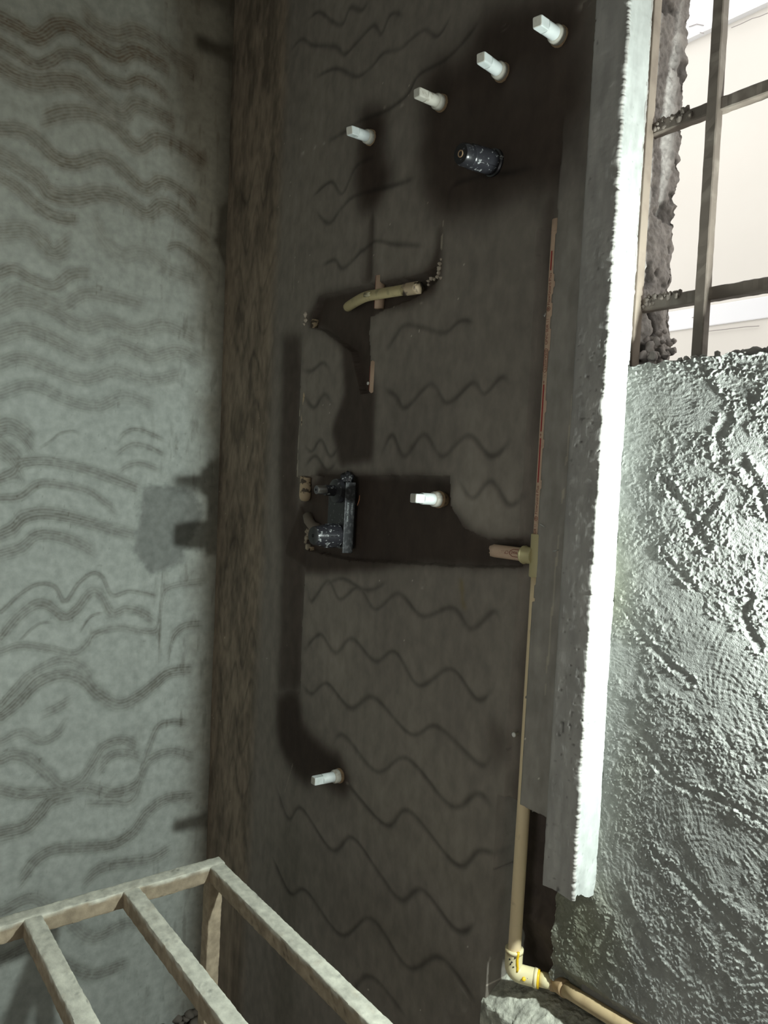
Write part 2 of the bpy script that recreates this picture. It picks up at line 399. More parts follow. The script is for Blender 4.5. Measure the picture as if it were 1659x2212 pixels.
for px in GR:
    c = catmull(wallpts(px), 8); c = c[np.argsort(c[:, 0])]
    ci = np.where((xs >= c[0, 0]) & (xs <= c[-1, 0]))[0]
    if len(ci) < 3: continue
    fz = np.interp(xs[ci], c[:, 0], c[:, 1]); sl = np.gradient(fz, xs[ci]); cs = 1/np.sqrt(1+sl**2)
    d = np.abs(Z[:, ci]-fz[None])*cs[None]
    e = np.clip(np.minimum(np.arange(len(ci)), np.arange(len(ci))[::-1])/10, 0, 1)
    g = np.exp(-(d/(.0045+.0025*vnoise(X[:, ci]*14, Z[:, ci]*14, 13)))**2)*e[None]
    groove[:, ci] = np.maximum(groove[:, ci], g*(.6+.5*vnoise(X[:, ci]*25, Z[:, ci]*25, 12)))
dep += groove*.0022
# steep zig-zags inside the vertical band beside the corner
for z0 in np.arange(.75, 2.5, .125):
    fz = z0+.05*np.sin(xs*2*math.pi/.105+z0*5)+.015*np.sin(xs*90)
    g = np.exp(-((Z-fz[None])/.009)**2)*band*np.clip((X-.02)/.05, 0, 1)*(.3+.7*vnoise(X*14, Z*14, 77))
    groove = np.maximum(groove, g*.75)
col *= (1-.50*np.clip(groove, 0, 1))[..., None]
def poly(px, r, ragg=0.0, rs=30):
    m = inpoly(X+(fbm(X, Z, rs, 91)-.5)*ragg, Z+(fbm(X, Z, rs, 92)-.5)*ragg, wallpts(px))
    return blur(m, r) if r else m
# fresh dark mortar over the chased pipes, plus recess shade painted in open chases
wet_shade = np.zeros(X.shape)
wet_shade = np.maximum(wet_shade, poly(c6([(430,560),(470,530),(530,520),(570,560),(560,760),(590,900),(520,1060),(500,1110),(410,1090),(390,900),(420,700)]), 7, .03))
wet_shade = np.maximum(wet_shade, .95*poly(c6([(740,540),(720,420),(860,250),(900,330),(960,300),(1010,130),(1110,20),(1400,-60),(1640,-60),(1590,940),(1500,980),(1420,1000),(1300,1000),(1290,1030),(1130,1080),(860,1130),(800,1110),(730,1000),(715,800),(760,620)]), 9, .04))
wet_shade = np.maximum(wet_shade, poly([(598,1510),(615,1490),(648,1492),(655,1560),(700,1605),(740,1632),(762,1690),(745,1725),(725,1720),(692,1692),(650,1692),(612,1640),(594,1580)], 5, .03))
wet_shade = np.maximum(wet_shade, .95*poly([(640,1085),(690,1010),(770,1024),(972,1028),(974,1090),(1010,1135),(1050,1160),(1150,1160),(1150,1225),(1050,1228),(900,1222),(760,1238),(660,1240),(610,1200),(615,1170)], 3, .012))
wet_shade = np.maximum(wet_shade, .9*poly([(660,700),(682,650),(690,636),(800,612),(905,590),(935,560),(950,470),(956,480),(955,590),(940,640),(880,665),(830,672),(800,680),(795,720),(803,800),(812,860),(806,1000),(735,1010),(715,930),(742,850),(740,760),(700,715)], 3, .012))
wet_shade = np.maximum(wet_shade, .8*poly([(612,720),(652,720),(642,900),(638,1030),(640,1090),(655,1190),(650,1350),(645,1500),(600,1500),(608,1200),(600,1000)], 5, .008))
wet_shade = np.maximum(wet_shade, .75*poly([(798,420),(812,430),(806,610),(782,612)], 3, .008))
wet_shade = np.maximum(wet_shade, .75*poly([(1175,420),(1205,400),(1200,560),(1180,700),(1165,900),(1150,1160),(1135,1160),(1150,900),(1168,640)], 4, .008))  # this and the next band paint chase shade left of the supply pipe
wet_shade = np.maximum(wet_shade, .7*poly([(1138,1240),(1148,1240),(1112,1800),(1092,2060),(1078,2060),(1098,1780),(1120,1400)], 3, .006))
wet_shade = np.maximum(wet_shade, .55*poly([(1050,1560),(1090,1555),(1095,1640),(1062,1660)], 5, .03))
col = col*(1-wet_shade[..., None]*np.array([.79, .84, .86]))
# paler rubbed streaks
pale = .8*poly([(1020,880),(1040,890),(1035,1080),(1100,1110),(1105,900),(1120,900),(1115,1120),(1030,1130),(1012,1080)], 9, .02)+.5*poly([(700,1380),(745,1390),(740,1480),(705,1480)], 8, .01)+.4*poly([(980,1030),(1080,1030),(1080,1150),(1040,1150),(990,1110)], 8, .02)
col *= (1+.45*pale)[..., None]
yel = poly([(988,1245),(996,1250),(1003,1290),(1010,1318),(1000,1312),(994,1280)], 1, .02, 60)[..., None]
col = col*(1-yel*.8)+yel*.8*np.array([.22, .17, .07])
# recesses cut with crisp edges
def recess(px, depth, r=0, ragg=.004):
    global dep
    m = poly(px, r, ragg, 60)
    dep = np.maximum(dep, m*depth+(1-m)*dep)
recess([(690,1026),(770,1028),(972,1028),(972,1092),(1000,1140),(1050,1165),(1146,1166),(1146,1226),(1050,1226),(760,1210),(668,1190),(656,1130),(640,1090),(662,1030)], .014)
recess([(668,706),(690,640),(800,614),(905,596),(948,575),(946,605),(900,640),(830,668),(800,684),(797,720),(803,845),(780,850),(760,760),(700,715)], .016)
m = poly([(606,740),(652,740),(645,900),(640,1030),(662,1030),(662,1190),(652,1350),(648,1500),(604,1500)], 0, .003, 60)
xe = np.interp(zg, *np.array(sorted((z_, x_) for x_, z_ in wallpts([(652,740),(645,900),(640,1030),(650,1190),(652,1350),(648,1500)]))).T)
dep = np.maximum(dep, m*.011*np.clip(1-(xe[:, None]-X)/.055, 0, 1)*np.clip((Z-P(620,1500,1,0).z)/.05, 0, 1)*np.clip((P(630,740,1,0).z-Z)/.06, 0, 1))
recess([(780,455),(806,455),(800,610),(782,612)], .005, 1)
# chase of the supply pipe: open to the left of the pipe, wide open at its foot
PX, PR = 1.2045, .0111
chase = ((X > 1.166+.004*vnoise(X*0, Z*12, 5)) & (X < PX) & (Z > 1.05) & (Z < 2.02))
dep = np.where(chase, .010, dep)
low = (X > 1.153+.004*vnoise(X*0, Z*20, 6)) & (Z < 1.052+.006*(vnoise(X*50, X*0, 24)-.5)) & (Z > .66)
dep = np.where(low, .052+.030*np.clip((.84-Z)/.06, 0, 1)+(fbm(X, Z, 30, 95)-.5)*.012, dep)
lipx = PX+.0046+np.where(Z < 1.40, -.0042, 0)+(vnoise(Z*45, Z*0, 14)-.5)*.003-np.where((Z > 1.895) & (Z < 1.955), np.clip(.5-np.abs(Z-1.92)*20, 0, 1)*-.006, 0)
strip = (X > lipx) & (Z > 1.055) & (Z < 2.70)
sf = strip*np.clip((2.26-Z)/.2, 0, 1); dep = dep*(1-sf)+sf*(-.0035+(fbm(X, Z, 60, 96)-.5)*.001)
gs = np.clip((X-lipx)/.004, 0, 1)*(Z > 1.05)*np.clip((2.2-Z)/.25, 0, 1)
col = col*(1-gs[..., None])+gs[..., None]*np.array([.29, .27, .24])*(.8+.4*fbm(X*3, Z*.5, 30, 99))[..., None]
col = np.where(low[..., None], np.where((X < 1.162)[..., None], np.array([.26, .25, .22]), np.array([.085, .066, .055]))*(.8+.4*fbm(X, Z, 18, 97))[..., None], col)  # chase side paler: its lamp-lit stripe is put into the colour
# pale crumbs and dry edges
def dryline(px, wd, amp=.5):
    global col
    c = np.array(wallpts(px)); c = c[np.argsort(c[:, 1])]
    fx = np.interp(zg, c[:, 1], c[:, 0]); inr = (zg >= c[0, 1]) & (zg <= c[-1, 1])
    m = (np.abs(X-fx[:, None]) < wd)*inr[:, None]*(vnoise(X*60, Z*40, 15) > .35)
    col = col*(1-m[..., None]*amp)+m[..., None]*amp*np.array([.50, .44, .35])
dryline([(957,478),(952,560)], .0016); dryline([(637,525),(634,640)], .0015, .35); dryline([(646,880),(642,1030)], .0022, .6)
dryline([(1204,470),(1200,530)], .0018, .6); dryline([(632,1650),(606,1740)], .0014, .25); dryline([(1283,480),(1262,690)], .0015, .45); dryline([(1255,720),(1216,1100)], .0017, .6); dryline([(1213,1120),(1180,1500)], .0015, .55)
spk = (vnoise(X*210, Z*210, 16) > .985)*(vnoise(X*8, Z*8, 17) > .62)
col = np.where(spk[..., None], col*2.6, col)
for cx, cy, rr in [(655,330,9),(680,318,7),(700,310,5),(830,232,4),(868,228,6),(912,1270,3),(910,655,4),(750,1692,5),(1090,60,6),(1262,10,10)]:
    m = np.exp(-(((X-P(cx, cy, 1, 0).x)/(rr*.0011))**2+((Z-P(cx, cy, 1, 0).z)/(rr*.0006))**2))*(vnoise(X*150, Z*150, 18) > .3)
    col = col+m[..., None]*np.array([.16, .14, .12])
wb = link('wall_back', grid_mesh('wall_back', np.stack([X, dep, Z], -1), np.clip(col, .008, .8)), M['back'], kind='structure')
bm = bmesh.new(); add_box(bm, (-.2, .112, 0), (1.316, .144, 3.10))
link('wall_back_core', bm_mesh('wall_core', bm), M['grey'], wb, kind='structure').name = 'masonry_core'

# ---- trim_1 : proud trowelled cement band with the bright return ------------------------------
def edge_noise(n, seed):
    r = np.random.RandomState(seed); t = np.zeros(n)
    for k, a_ in ((2, .35), (5, .45), (13, .6), (40, .5)):
        w_ = r.randn(n+2*k); t += a_*np.convolve(w_, np.ones(k)/math.sqrt(k), 'same')[k:k+n]
    for i in np.where(r.rand(n) > .985)[0]: t[i:i+r.randint(1, 5)] += r.uniform(-1.5, 1.2)
    return t*.28
def sweep(name, prof, zs_, seed, amp, edge_i, colf):
    prof = np.array(prof); n = len(prof)
    s = np.concatenate([[0], np.cumsum(np.hypot(*np.diff(prof, axis=0).T))])
    XYZ = np.zeros((len(zs_), n, 3)); c = np.zeros((len(zs_), n, 3))
    Sg, Zg = np.meshgrid(s, zs_)
    nrm = np.gradient(prof, axis=0); nrm = np.stack([nrm[:, 1], -nrm[:, 0]], 1); nrm /= np.linalg.norm(nrm, axis=1)[:, None]
    d = (fbm(Sg, Zg, 70, seed)-.5)*amp[0]+(fbm(Sg, Zg*.4, 260, seed+4)-.5)*amp[1]
    e = np.exp(-((s-s[edge_i])/.0032)**2)
    d = d+e[None]*edge_noise(len(zs_), seed)[:, None]*amp[2]
    pits = np.clip((vnoise(Sg*250, Zg*140, seed+9)-.86)*8, 0, 1)*np.clip((vnoise(Sg*20, Zg*14, seed+10)-.3)*3, 0, 1)
    d = d-pits*amp[3]
    XYZ[..., 0] = prof[None, :, 0]+nrm[None, :, 0]*d; XYZ[..., 1] = prof[None, :, 1]+nrm[None, :, 1]*d; XYZ[..., 2] = zs_[:, None]
    return XYZ, Sg, Zg
XL, XR = 1.2700, 1.3315
prof = [(XL, .012), (XL, -.011), (XL+.002, -.0126)]+[(x, -.013) for x in np.linspace(XL+.005, XR-.003, 22)]+[(XR-.001, -.0125), (XR, -.011)]+[(XR, y) for y in np.linspace(-.009, .046, 32)]
zt = np.arange(.945, 3.103, .0014)
XYZ, Sg, Zg = sweep('band', prof, zt, 31, (.0012, .0006, .0062, .0022), 26, None)
# torn lower end
jag = .004*(vnoise(Sg*90, Zg*0, 51)-.5)-.012*np.clip((Sg-.11)/.04, 0, 1)
XYZ[..., 2] = np.maximum(XYZ[..., 2], .951+jag+.012*np.clip((Sg-.083)/.012, 0, 1)*np.clip((.125-Sg)/.03, 0, 1)*vnoise(Sg*200, Zg*0, 52))
tcol = np.ones(XYZ.shape)*np.array([.37, .358, .335])*(.85+.3*fbm(Sg*2, Zg*.3, 40, 61))[..., None]
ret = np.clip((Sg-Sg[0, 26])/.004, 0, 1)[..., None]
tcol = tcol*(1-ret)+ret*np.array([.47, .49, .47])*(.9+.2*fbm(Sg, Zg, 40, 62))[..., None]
pits = np.clip((vnoise(Sg*250, Zg*140, 40)-.86)*8, 0, 1)*np.clip((vnoise(Sg*20, Zg*14, 41)-.3)*3, 0, 1); tcol *= (1-.6*pits)[..., None]
t1 = link('trim_1', grid_mesh('trim_1', XYZ, np.clip(tcol, .02, .9)), M['strip'], kind='structure')
bm = bmesh.new(); add_box(bm, (XL+.001, -.0105, .965), (XR-.004, .046, 3.10)); link('band_core', bm_mesh('band_core', bm), M['grey'], t1)

# ---- wall_right : rough thrown mortar under the window -----------------------------------------
SILL = 1.785
xr = np.concatenate([np.arange(1.256, 1.64, .00115), np.linspace(1.65, 2.80, 30)])
zr = np.concatenate([np.arange(.766, SILL+.0001, .00118)])
X, Z = np.meshgrid(xr, zr)
wx = (fbm(X, Z, 5, 110)-.5)*.16; wz = (fbm(X, Z, 5, 111)-.5)*.16
def rot(a):
    c, s = math.cos(a), math.sin(a); return (X+wx)*c+(Z+wz)*s, -(X+wx)*s+(Z+wz)*c
r1u, r1v = rot(math.radians(-38))
r2u, r2v = rot(math.radians(-12))
r3u, r3v = rot(math.radians(-60))
wlow = np.clip((1.35-Z)/.25, 0, 1)
wlow = np.clip((1.36-Z)/.3, 0, 1)
wsm = (vnoise(X*34, Z*34, 160)-.5)*.014; wsn = (vnoise(X*34, Z*34, 161)-.5)*.014
r1u = r1u+wsm; r1v = r1v+wsn; r2u = r2u+wsm; r2v = r2v+wsn
dirU = r1u*wlow+r2u*(1-wlow); dirV = r1v*wlow+r2v*(1-wlow)
rip = (vnoise(r1u*150, r1v*420, 112)*wlow+vnoise(r2u*150, r2v*420, 132)*(1-wlow)-.5)+.6*(vnoise(r1u*320, r1v*700, 133)-.5)
nodf = .5*vnoise(X*260, Z*260, 117)+.5*vnoise(X*470, Z*470, 118)
nod = np.clip((nodf-.50)*3.2, 0, 1)
crust = np.clip((.6*fbm(r1u*.35, r1v, 22, 113, 3)+.4*fbm(X, Z, 55, 116, 2)-.47)*9, 0, 1)     # crumbly streaks
smoothp = np.clip((fbm(X, Z, 11, 134, 3)-.50)*8, 0, 1)                                      # patches floated smooth
bandz = np.exp(-((r1v-np.round(r1v/.085)*.085)/.012)**2)*wlow*np.clip((fbm(X, Z, 8, 135)-.38)*5, 0, 1)
edgec = np.clip(1-(X-1.262)/.05, 0, 1)*(vnoise(X*60, Z*40, 136) > .42)
amp = np.clip(crust*.9+edgec*.8+bandz, 0, 1.3)
hh = .85*rip*(.00060+.00035*(1-smoothp))+nod*(.0003+.0011*amp)+crust*.0007+bandz*.0014+(fbm(X, Z, 7, 119, 3)-.5)*.005+(fbm(X, Z, 30, 137, 3)-.5)*.0014
# trowel arcs
for cx, cz, r0, r1_, amp in [(1.52, 1.03, .05, .20, .0009), (1.66, 1.33, .06, .20, .0006), (1.70, .74, .08, .30, .0010), (1.30, 1.58, .05, .18, .0005)]:
    rr = np.hypot(X-cx, Z-cz)+(vnoise(X*30, Z*30, 121)-.5)*.008
    wn = np.clip((rr-r0)/.03, 0, 1)*np.clip((r1_-rr)/.03, 0, 1)
    hh += wn*amp*(.5+.5*np.sin(rr*2*math.pi/.0085))*(.1+1.2*vnoise(X*40, Z*40, 122)*vnoise(X*160, Z*160, 124))
# gouges with raised lips
for pts, wd, dp in [([(1430,1030),(1470,1090),(1500,1140),(1530,1180)], .007, .006), ([(1490,1160),(1530,1100),(1560,1060)], .005, .004), ([(1345,1310),(1390,1380),(1440,1430),(1490,1470)], .006, .005),
                    ([(1605,1000),(1640,1060),(1655,1110)], .006, .006), ([(1620,1290),(1608,1340),(1640,1400)], .006, .006), ([(1410,1840),(1460,1890),(1560,1990),(1659,2090)], .006, .004),
                    ([(1560,790),(1580,830),(1620,850)], .012, .005), ([(1570,900),(1550,950),(1560,990)], .008, .005), ([(1430,1190),(1470,1240),(1500,1270)], .005, .004),
                    ([(1380,1610),(1450,1690),(1560,1730),(1659,1790)], .005, .004), ([(1320,1990),(1300,2060),(1340,2120)], .007, .004)]:
    q = catmull([(P(u, v, 1, .041).x, P(u, v, 1, .041).z) for u, v in pts], 8)
    d = np.full(X.shape, 9.)
    for a, b in zip(q[:-1], q[1:]):
        ab = b-a; L2 = (ab**2).sum()+1e-12
        t = np.clip(((X-a[0])*ab[0]+(Z-a[1])*ab[1])/L2, 0, 1)
        d = np.minimum(d, np.hypot(X-a[0]-ab[0]*t, Z-a[1]-ab[1]*t))
    d = d+(vnoise(X*120, Z*120, 123)-.5)*.005
    hh += .30*(-dp*np.exp(-(d/wd)**2))+.30*dp*np.exp(-((d-wd*1.5)/(wd*.55))**2)*(.2+1.1*nod)
hh += .004*np.clip((X-1.25)/.02, 0, 1)*0
edge = np.clip(1-(SILL-Z)/.05, 0, 1); hh += edge*((vnoise(X*40, Z*40, 125)-.4)*.003+nod*.0012)
lowl = np.clip((1.32-X)/.05, 0, 1)*np.clip((.95-Z)/.05, 0, 1)
hh += lowl*((fbm(X, Z, 26, 126)-.5)*.014+nod*.001)
YY = .0435-hh+.016*np.clip((.800-Z)/.022, 0, 1)*np.clip((X-1.262)/.01, 0, 1)
sag = (Z < .80)
ztop = Z+np.where(Z > SILL-.004, (vnoise(X*70, X*0, 127)-.5)*.012, 0)
xl_ = X+np.where(X < 1.259, (vnoise(Z*70, Z*0, 128)-.5)*.010, 0)
rc = np.ones(X.shape+(3,))*np.array([.300, .304, .285])*(.75+.5*fbm(X, Z, 8, 129))[..., None]
olive = np.clip((fbm(X, Z, 5, 131)-.45)*3, 0, 1)*np.clip((1.42-X)/.1, 0, 1)
rc = rc*(1-olive[..., None]*np.array([.05, .04, .22]))
wr = link('wall_right', grid_mesh('wall_right', np.stack([xl_, YY, ztop], -1), np.clip(rc, .02, .9)), M['rough'], kind='structure')
bm = bmesh.new()
add_box(bm, (1.312, .052, .765), (2.80, .15, SILL-.003))        # masonry under the sill
add_box(bm, (2.30, .03, SILL-.004), (2.80, .165, 3.10)); add_box(bm, (1.318, .03, 2.50), (2.302, .165, 3.10))
add_box(bm, (1.31, .085, 0), (2.80, .15, .77))
link('masonry_core', bm_mesh('wall_right_core', bm), M['grey'], wr)

# ---- window_1 : rough jamb, frame bar, grille ---------------------------------------------------
w1 = bpy.data.objects.new('window_1', None); COL.objects.link(w1); w1.location = (XR, .09, SILL); w1['kind'] = 'structure'
def wchild(name, me, mat):
    o = link(name, me, mat, w1); o.matrix_parent_inverse = Matrix.Translation(w1.location).inverted(); return o
yj = np.arange(.043, .1501, .0018); zj = np.arange(SILL-.01, 2.56, .0022)
Yj, Zj = np.meshgrid(yj, zj)
hj = (fbm(Yj, Zj, 34, 140, 4)-.5)*.008+(fbm(Yj, Zj, 160, 141, 3)-.5)*.006
chip = np.clip((fbm(Yj, Zj, 35, 142, 3)-.60)*8, 0, 1); hj -= chip*.006
foot = np.clip(1-(Zj-SILL)/.14, 0, 1)*np.clip((Yj-.080)/.02, 0, 1)
hj += foot*(.012*fbm(Yj, Zj, 45, 143, 3)+.006)
crk = np.exp(-((Yj-(.112+.18*(Zj-SILL-.02)*-.9+.004*np.sin(Zj*140)))/.006)**2)*np.clip((.12-(Zj-SILL))/.03, 0, 1)
hj -= crk*.016
hj *= np.clip((Yj-.047)/.012, 0.05, 1); hj -= .004*np.clip((Yj-.045)/.004, 0, 1)
ye = Yj+np.where(Yj > .147, (vnoise(Zj*70, Zj*0, 144)-.5)*.014+(vnoise(Zj*12, Zj*0, 145)-.5)*.008, 0)
jc = np.ones(Yj.shape+(3,))*np.array([.36, .335, .315])*(.75+.5*fbm(Yj, Zj, 30, 146))[..., None]*(1-.5*chip-.4*crk)[..., None]
wchild('mortar_jamb', grid_mesh('jamb', np.stack([XR+hj, ye, Zj], -1), np.clip(jc, .02, .9), flip=False), M['jamb'])
bm = bmesh.new(); add_box(bm, (XR-.008, 0.0530, SILL+.0), (XR-.0005, .0715, 2.545), .0012)
wchild('frame_bar', bm_mesh('frame_bar', bm, True), M['beige'])
yi = np.linspace(.05, .18, 30); xi = np.arange(1.318, 2.30, .01)
Xi, Yi = np.meshgrid(xi, yi)
bm = bmesh.new(); add_box(bm, (1.318, .058, SILL-.02), (2.302, .158, SILL-.003))
wchild('sill', bm_mesh('sill', bm), M['ledge'])
YB = .0745
def wob_bar(p0, p1, a, b, n, jit, seed):
    """square bar with painted-over lumps"""
    bm = bmesh.new(); p0 = Vector(p0); p1 = Vector(p1); rs = random.Random(seed)
    A = Vector(a); B = Vector(b); rings = []
    for i in range(n+1):
        c = p0.lerp(p1, i/n); j = 1+rs.uniform(-jit, jit)
        rings.append([bm.verts.new(c+A*sx*j+B*sy*(1+rs.uniform(-jit, jit))) for sx, sy in ((-1,-.82),(-.82,-1),(.82,-1),(1,-.82),(1,.82),(.82,1),(-.82,1),(-1,.82))])
    for p, q in zip(rings[:-1], rings[1:]):
        for k in range(8): bm.faces.new((p[k], p[(k+1) % 8], q[(k+1) % 8], q[k]))
    bm.faces.new(rings[0][::-1]); bm.faces.new(rings[-1])
    return bm
vx0 = P(1515, 770, 1, YB).x; vx1 = P(1562, 0, 1, YB).x
for i, xx in enumerate((vx0, vx0+.155, vx0+.31, vx0+.465, vx0+.62, vx0+.775)):
    bm = wob_bar((xx, YB-.006, SILL-.01), (xx+(vx1-vx0), YB-.006, 2.53), (.0085, 0, 0), (0, .0085, 0), 60, .03, i)
    wchild('vertical_bar', bm_mesh('vertical_bar', bm), M['bar'])
for k, (ul, vl, ur, vr) in enumerate(((1412, 275, 1659, 190), (1388, 660, 1659, 612))):
    a = P(ul, vl, 1, YB-.004); b = P(ur, vr, 1, YB-.004); zz = (a.z+b.z)/2
    bm = wob_bar((XR-.008, YB+.003, zz), (2.31, YB+.003, zz), (0, .0085, 0), (0, 0, .0095), 140, .04, 20+k)
    hb = wchild('horizontal_bar', bm_mesh('horizontal_bar', bm), M['bar'])
    bm = bmesh.new()
    for j in range(34):
        add_lump(bm, (XR+.001+j*.0019, YB-.003+random.uniform(-.003, .004), zz+.004+random.uniform(-.007, .0075)), random.uniform(.0028, .0056), j+40*k, 2)
    q = wchild('mortar_clot', bm_mesh('mortar_clot', bm, True), mat_cement('clot', base=(.17, .145, .125), var=.3, bump=.5)); q['kind'] = 'stuff'
for j, (u, v, r) in enumerate([(1465,771,.004),(1500,764,.006),(1516,768,.006),(1547,766,.006),(1572,768,.005),(1592,760,.008),(1600,770,.006),(1622,762,.010),(1640,768,.007),(1655,764,.006),(1480,774,.005)]):
    bm = bmesh.new(); p = P(u, v+6, 1, .048); add_lump(bm, (p.x, .052, SILL+.001), r, j+70, 2, .9)
    wchild('mortar_lump', bm_mesh('mortar_lump', bm, True), M['grey'])
for j, (u, v, y_, r) in enumerate([(a_, b_, c_-.016, d_) for a_, b_, c_, d_ in [(1388,770,.095,.012),(1402,752,.105,.014),(1420,742,.115,.012),(1410,772,.10,.012),(1438,768,.12,.010),(1452,760,.135,.011),(1425,720,.125,.009),(1400,735,.11,.010),(1446,740,.14,.010)]]):
    bm = bmesh.new(); p = P(u, v, 1, y_); add_lump(bm, (min(p.x, XR+.024), y_, max(p.z, SILL-.002)), r*.62, j+90, 2); add_lump(bm, (min(p.x, XR+.020)+.004, y_+.006, max(p.z, SILL-.002)+.003), r*.42, j+290, 2)
    wchild('mortar_lump', bm_mesh('mortar_lump', bm, True), M['crumb'])

# ---- trim_2 : crumbly ledge at the foot of the chase --------------------------------------------
LZ = .690
xl = np.concatenate([np.arange(1.146, 1.60, .0022), np.linspace(1.62, 2.80, 20)])
prof_y = np.concatenate([np.full(22, -.004), np.linspace(-.003, .088, 44)])
prof_z = np.concatenate([np.linspace(.0, LZ-.08, 4), np.linspace(LZ-.07, LZ-.004, 18), np.concatenate([np.linspace(LZ, LZ+.030, 28), np.linspace(LZ+.031, LZ+.036, 16)])])
Xl, Pi = np.meshgrid(xl, np.arange(len(prof_y)))
Yl = prof_y[Pi]; Zl = prof_z[Pi]; sA = Pi*.0022
nz = (fbm(Xl, sA, 45, 150, 4)-.5)*.007+(fbm(Xl, sA, 200, 151, 2)-.5)*.004
topm = (Pi >= 21)
Zl = Zl+np.where(topm, nz+np.clip((.02-Yl)/.02, 0, 1)*-.004, 0)
Yl = Yl+np.where(~topm, nz*.5, 0)+np.exp(-((Pi-22)/3.)**2)*(vnoise(Xl*70, Xl*0, 152)-.5)*.010+(vnoise(Xl*230, Xl*0, 153)-.5)*.004*topm
t2 = link('trim_2', grid_mesh('trim_2', np.stack([Xl, Yl, Zl], -1)), M['ledge'], kind='structure')

# ---- floor, ceiling, remaining walls -----------------------------------------------------------
def struct_box(name, boxes, mat):
    bm = bmesh.new()
    for a, b in boxes: add_box(bm, a, b)
    return link(name, bm_mesh(name, bm), mat, kind='structure')
struct_box('floor', [((-.3, -2.6, -.12), (3.0, .165, 0))], M['floor'])
struct_box('ceiling', [((-.3, -2.6, 3.10), (3.0, .165, 3.22))], M['grey'])
struct_box('wall_front', [((-.3, -2.57, 0), (1.6, -2.45, 3.10)), ((2.4, -2.57, 0), (3.0, -2.45, 3.10)), ((1.6, -2.57, 2.0), (2.4, -2.45, 3.10))], M['grey'])  # unseen rear wall; its gap is added to admit fill light
struct_box('wall_side', [((2.80, -2.45, 0), (2.95, .165, 3.10))], M['grey'])
struct_box('wall_left_core', [((-.25, -2.45, 0), (-.08, .165, 3.10))], M['grey']).parent = wl
bpy.data.objects['wall_left_core'].name = 'masonry_backing'

# ---- outside: neighbour's sunlit wall -----------------------------------------------------------
NY = 2.2
nb = bpy.data.objects.new('neighbour_building', None); COL.objects.link(nb); nb.location = (4, NY, 0)
tagged(nb, 'pale cream plastered building seen through the window bars', 'building')
def nchild(name, bm, mat, sm=False):
    o = link(name, bm_mesh(name, bm, sm), mat, nb); o.matrix_parent_inverse = Matrix.Translation(nb.location).inverted(); return o
za = P(1570, 55, 1, NY).z; zb_ = P(1570, 655, 1, NY).z; zc = P(1570, 690, 1, NY).z
bm = bmesh.new(); add_box(bm, (-2, NY, zc-.02), (9, NY+.25, za)); nchild('upper_wall', bm, M['ext'])
bm = bmesh.new(); add_box(bm, (-2, NY-.03, za), (9, NY+.25, za+1.4)); nchild('roof_band', bm, M['extw'])
bm = bmesh.new(); add_box(bm, (-2, NY-.012, zc-.02), (9, NY+.25, zb_), .004); nchild('white_band', bm, M['extw'])
bm = bmesh.new(); add_box(bm, (-2, NY-.004, -1), (9, NY+.25, zc-.02)); nchild('lower_wall', bm, M['ext'])
for pts in ([(1488,58),(1505,52),(1520,55)], [(1580,60),(1600,52),(1625,40),(1640,36),(1659,28)], [(1512,70),(1520,72)], [(1495,686),(1520,684)], [(1525,716),(1570,711),(1610,706),(1640,704)]):
    bm = bmesh.new(); q = [P(u, v, 1, NY-.034 if v < 100 else NY-.016) for u, v in pts]
    add_tube(bm, q, .0018, 5); nchild('crack', bm, M['crack'])
gb = struct_box('ground', [((-3, .17, -.35), (10, NY+.2, -.15))], M['ground'])

# ================================================================== objects
def thing(name, label, cat, loc, group=None):
    o = bpy.data.objects.new(name, None); COL.objects.link(o); o.location = loc
    return tagged(o, label, cat, group)
def part(name, bm, mat, par, sm=True, label=None, kind=None):
    """bmesh in world coordinates -> mesh child that keeps its place"""
    me = bm_mesh(name, bm, sm) if not isinstance(bm, bpy.types.Mesh) else bm
    o = link(name, me, mat, par)
    root = par
    off = Vector(root.location)
    if root.parent: off = off+Vector(root.parent.location)
    me.transform(Matrix.Translation(-off))
    if label: o['label'] = label
    if kind: o['kind'] = kind
    return o
def autosmooth(o, ang=35):
    me = o.data
    bm = bmesh.new(); bm.from_mesh(me)
    for e in bm.edges:
        if len(e.link_faces) == 2 and e.calc_face_angle(0) > math.radians(ang): e.smooth = False
    bm.to_mesh(me); bm.free(); return o

# ---- six white pipe plugs ----------------------------------------------------------------------
def make_plug(base, ax, label, ln=.074, pale='white', roll=0):
    t = thing('pipe_plug', label, 'plug', base, 'white plugs closing the wall outlets')
    ax = Vector(ax).normalized(); b = Vector(base)
    bm = bmesh.new(); add_lathe(bm, [(-.012, .0135), (.0015, .0165), (.003, .0168), (.0038, .0150), (.0052, .0165), (.0065, .0158)], b, ax, 28, jit=.0003)
    autosmooth(part('threaded_socket', bm, M['brass'], t))
    bm = bmesh.new(); add_lathe(bm, [(.006, .0138), (.007, .0148), (.0165, .0148), (.019, .0135), (.020, .0112)], b, ax, 32)
    autosmooth(part('collar', bm, M['offwhite'], t), 40)
    bm = bmesh.new(); add_lathe(bm, [(.017, .0112), (ln-.024, .0110), (ln-.0225, .0105)], b, ax, 32)
    autosmooth(part('shank', bm, M[pale], t))
    sq = lambda th: min(1/max(abs(math.cos(th)), 1e-3), 1/max(abs(math.sin(th)), 1e-3), 1.30)
    bm = bmesh.new(); add_lathe(bm, [(ln-.026, .0086), (ln-.003, .0086), (ln-.0008, .0080)], b, ax, 40, shape=sq, rot=roll)
    autosmooth(part('square_head', bm, M[pale], t), 30)
    bm = bmesh.new(); add_lathe(bm, [(ln-.0015, .0076), (ln, .0072)], b, ax, 40, shape=sq, rot=roll)
    autosmooth(part('end_face', bm, M['offwhite'], t), 30)
    return t
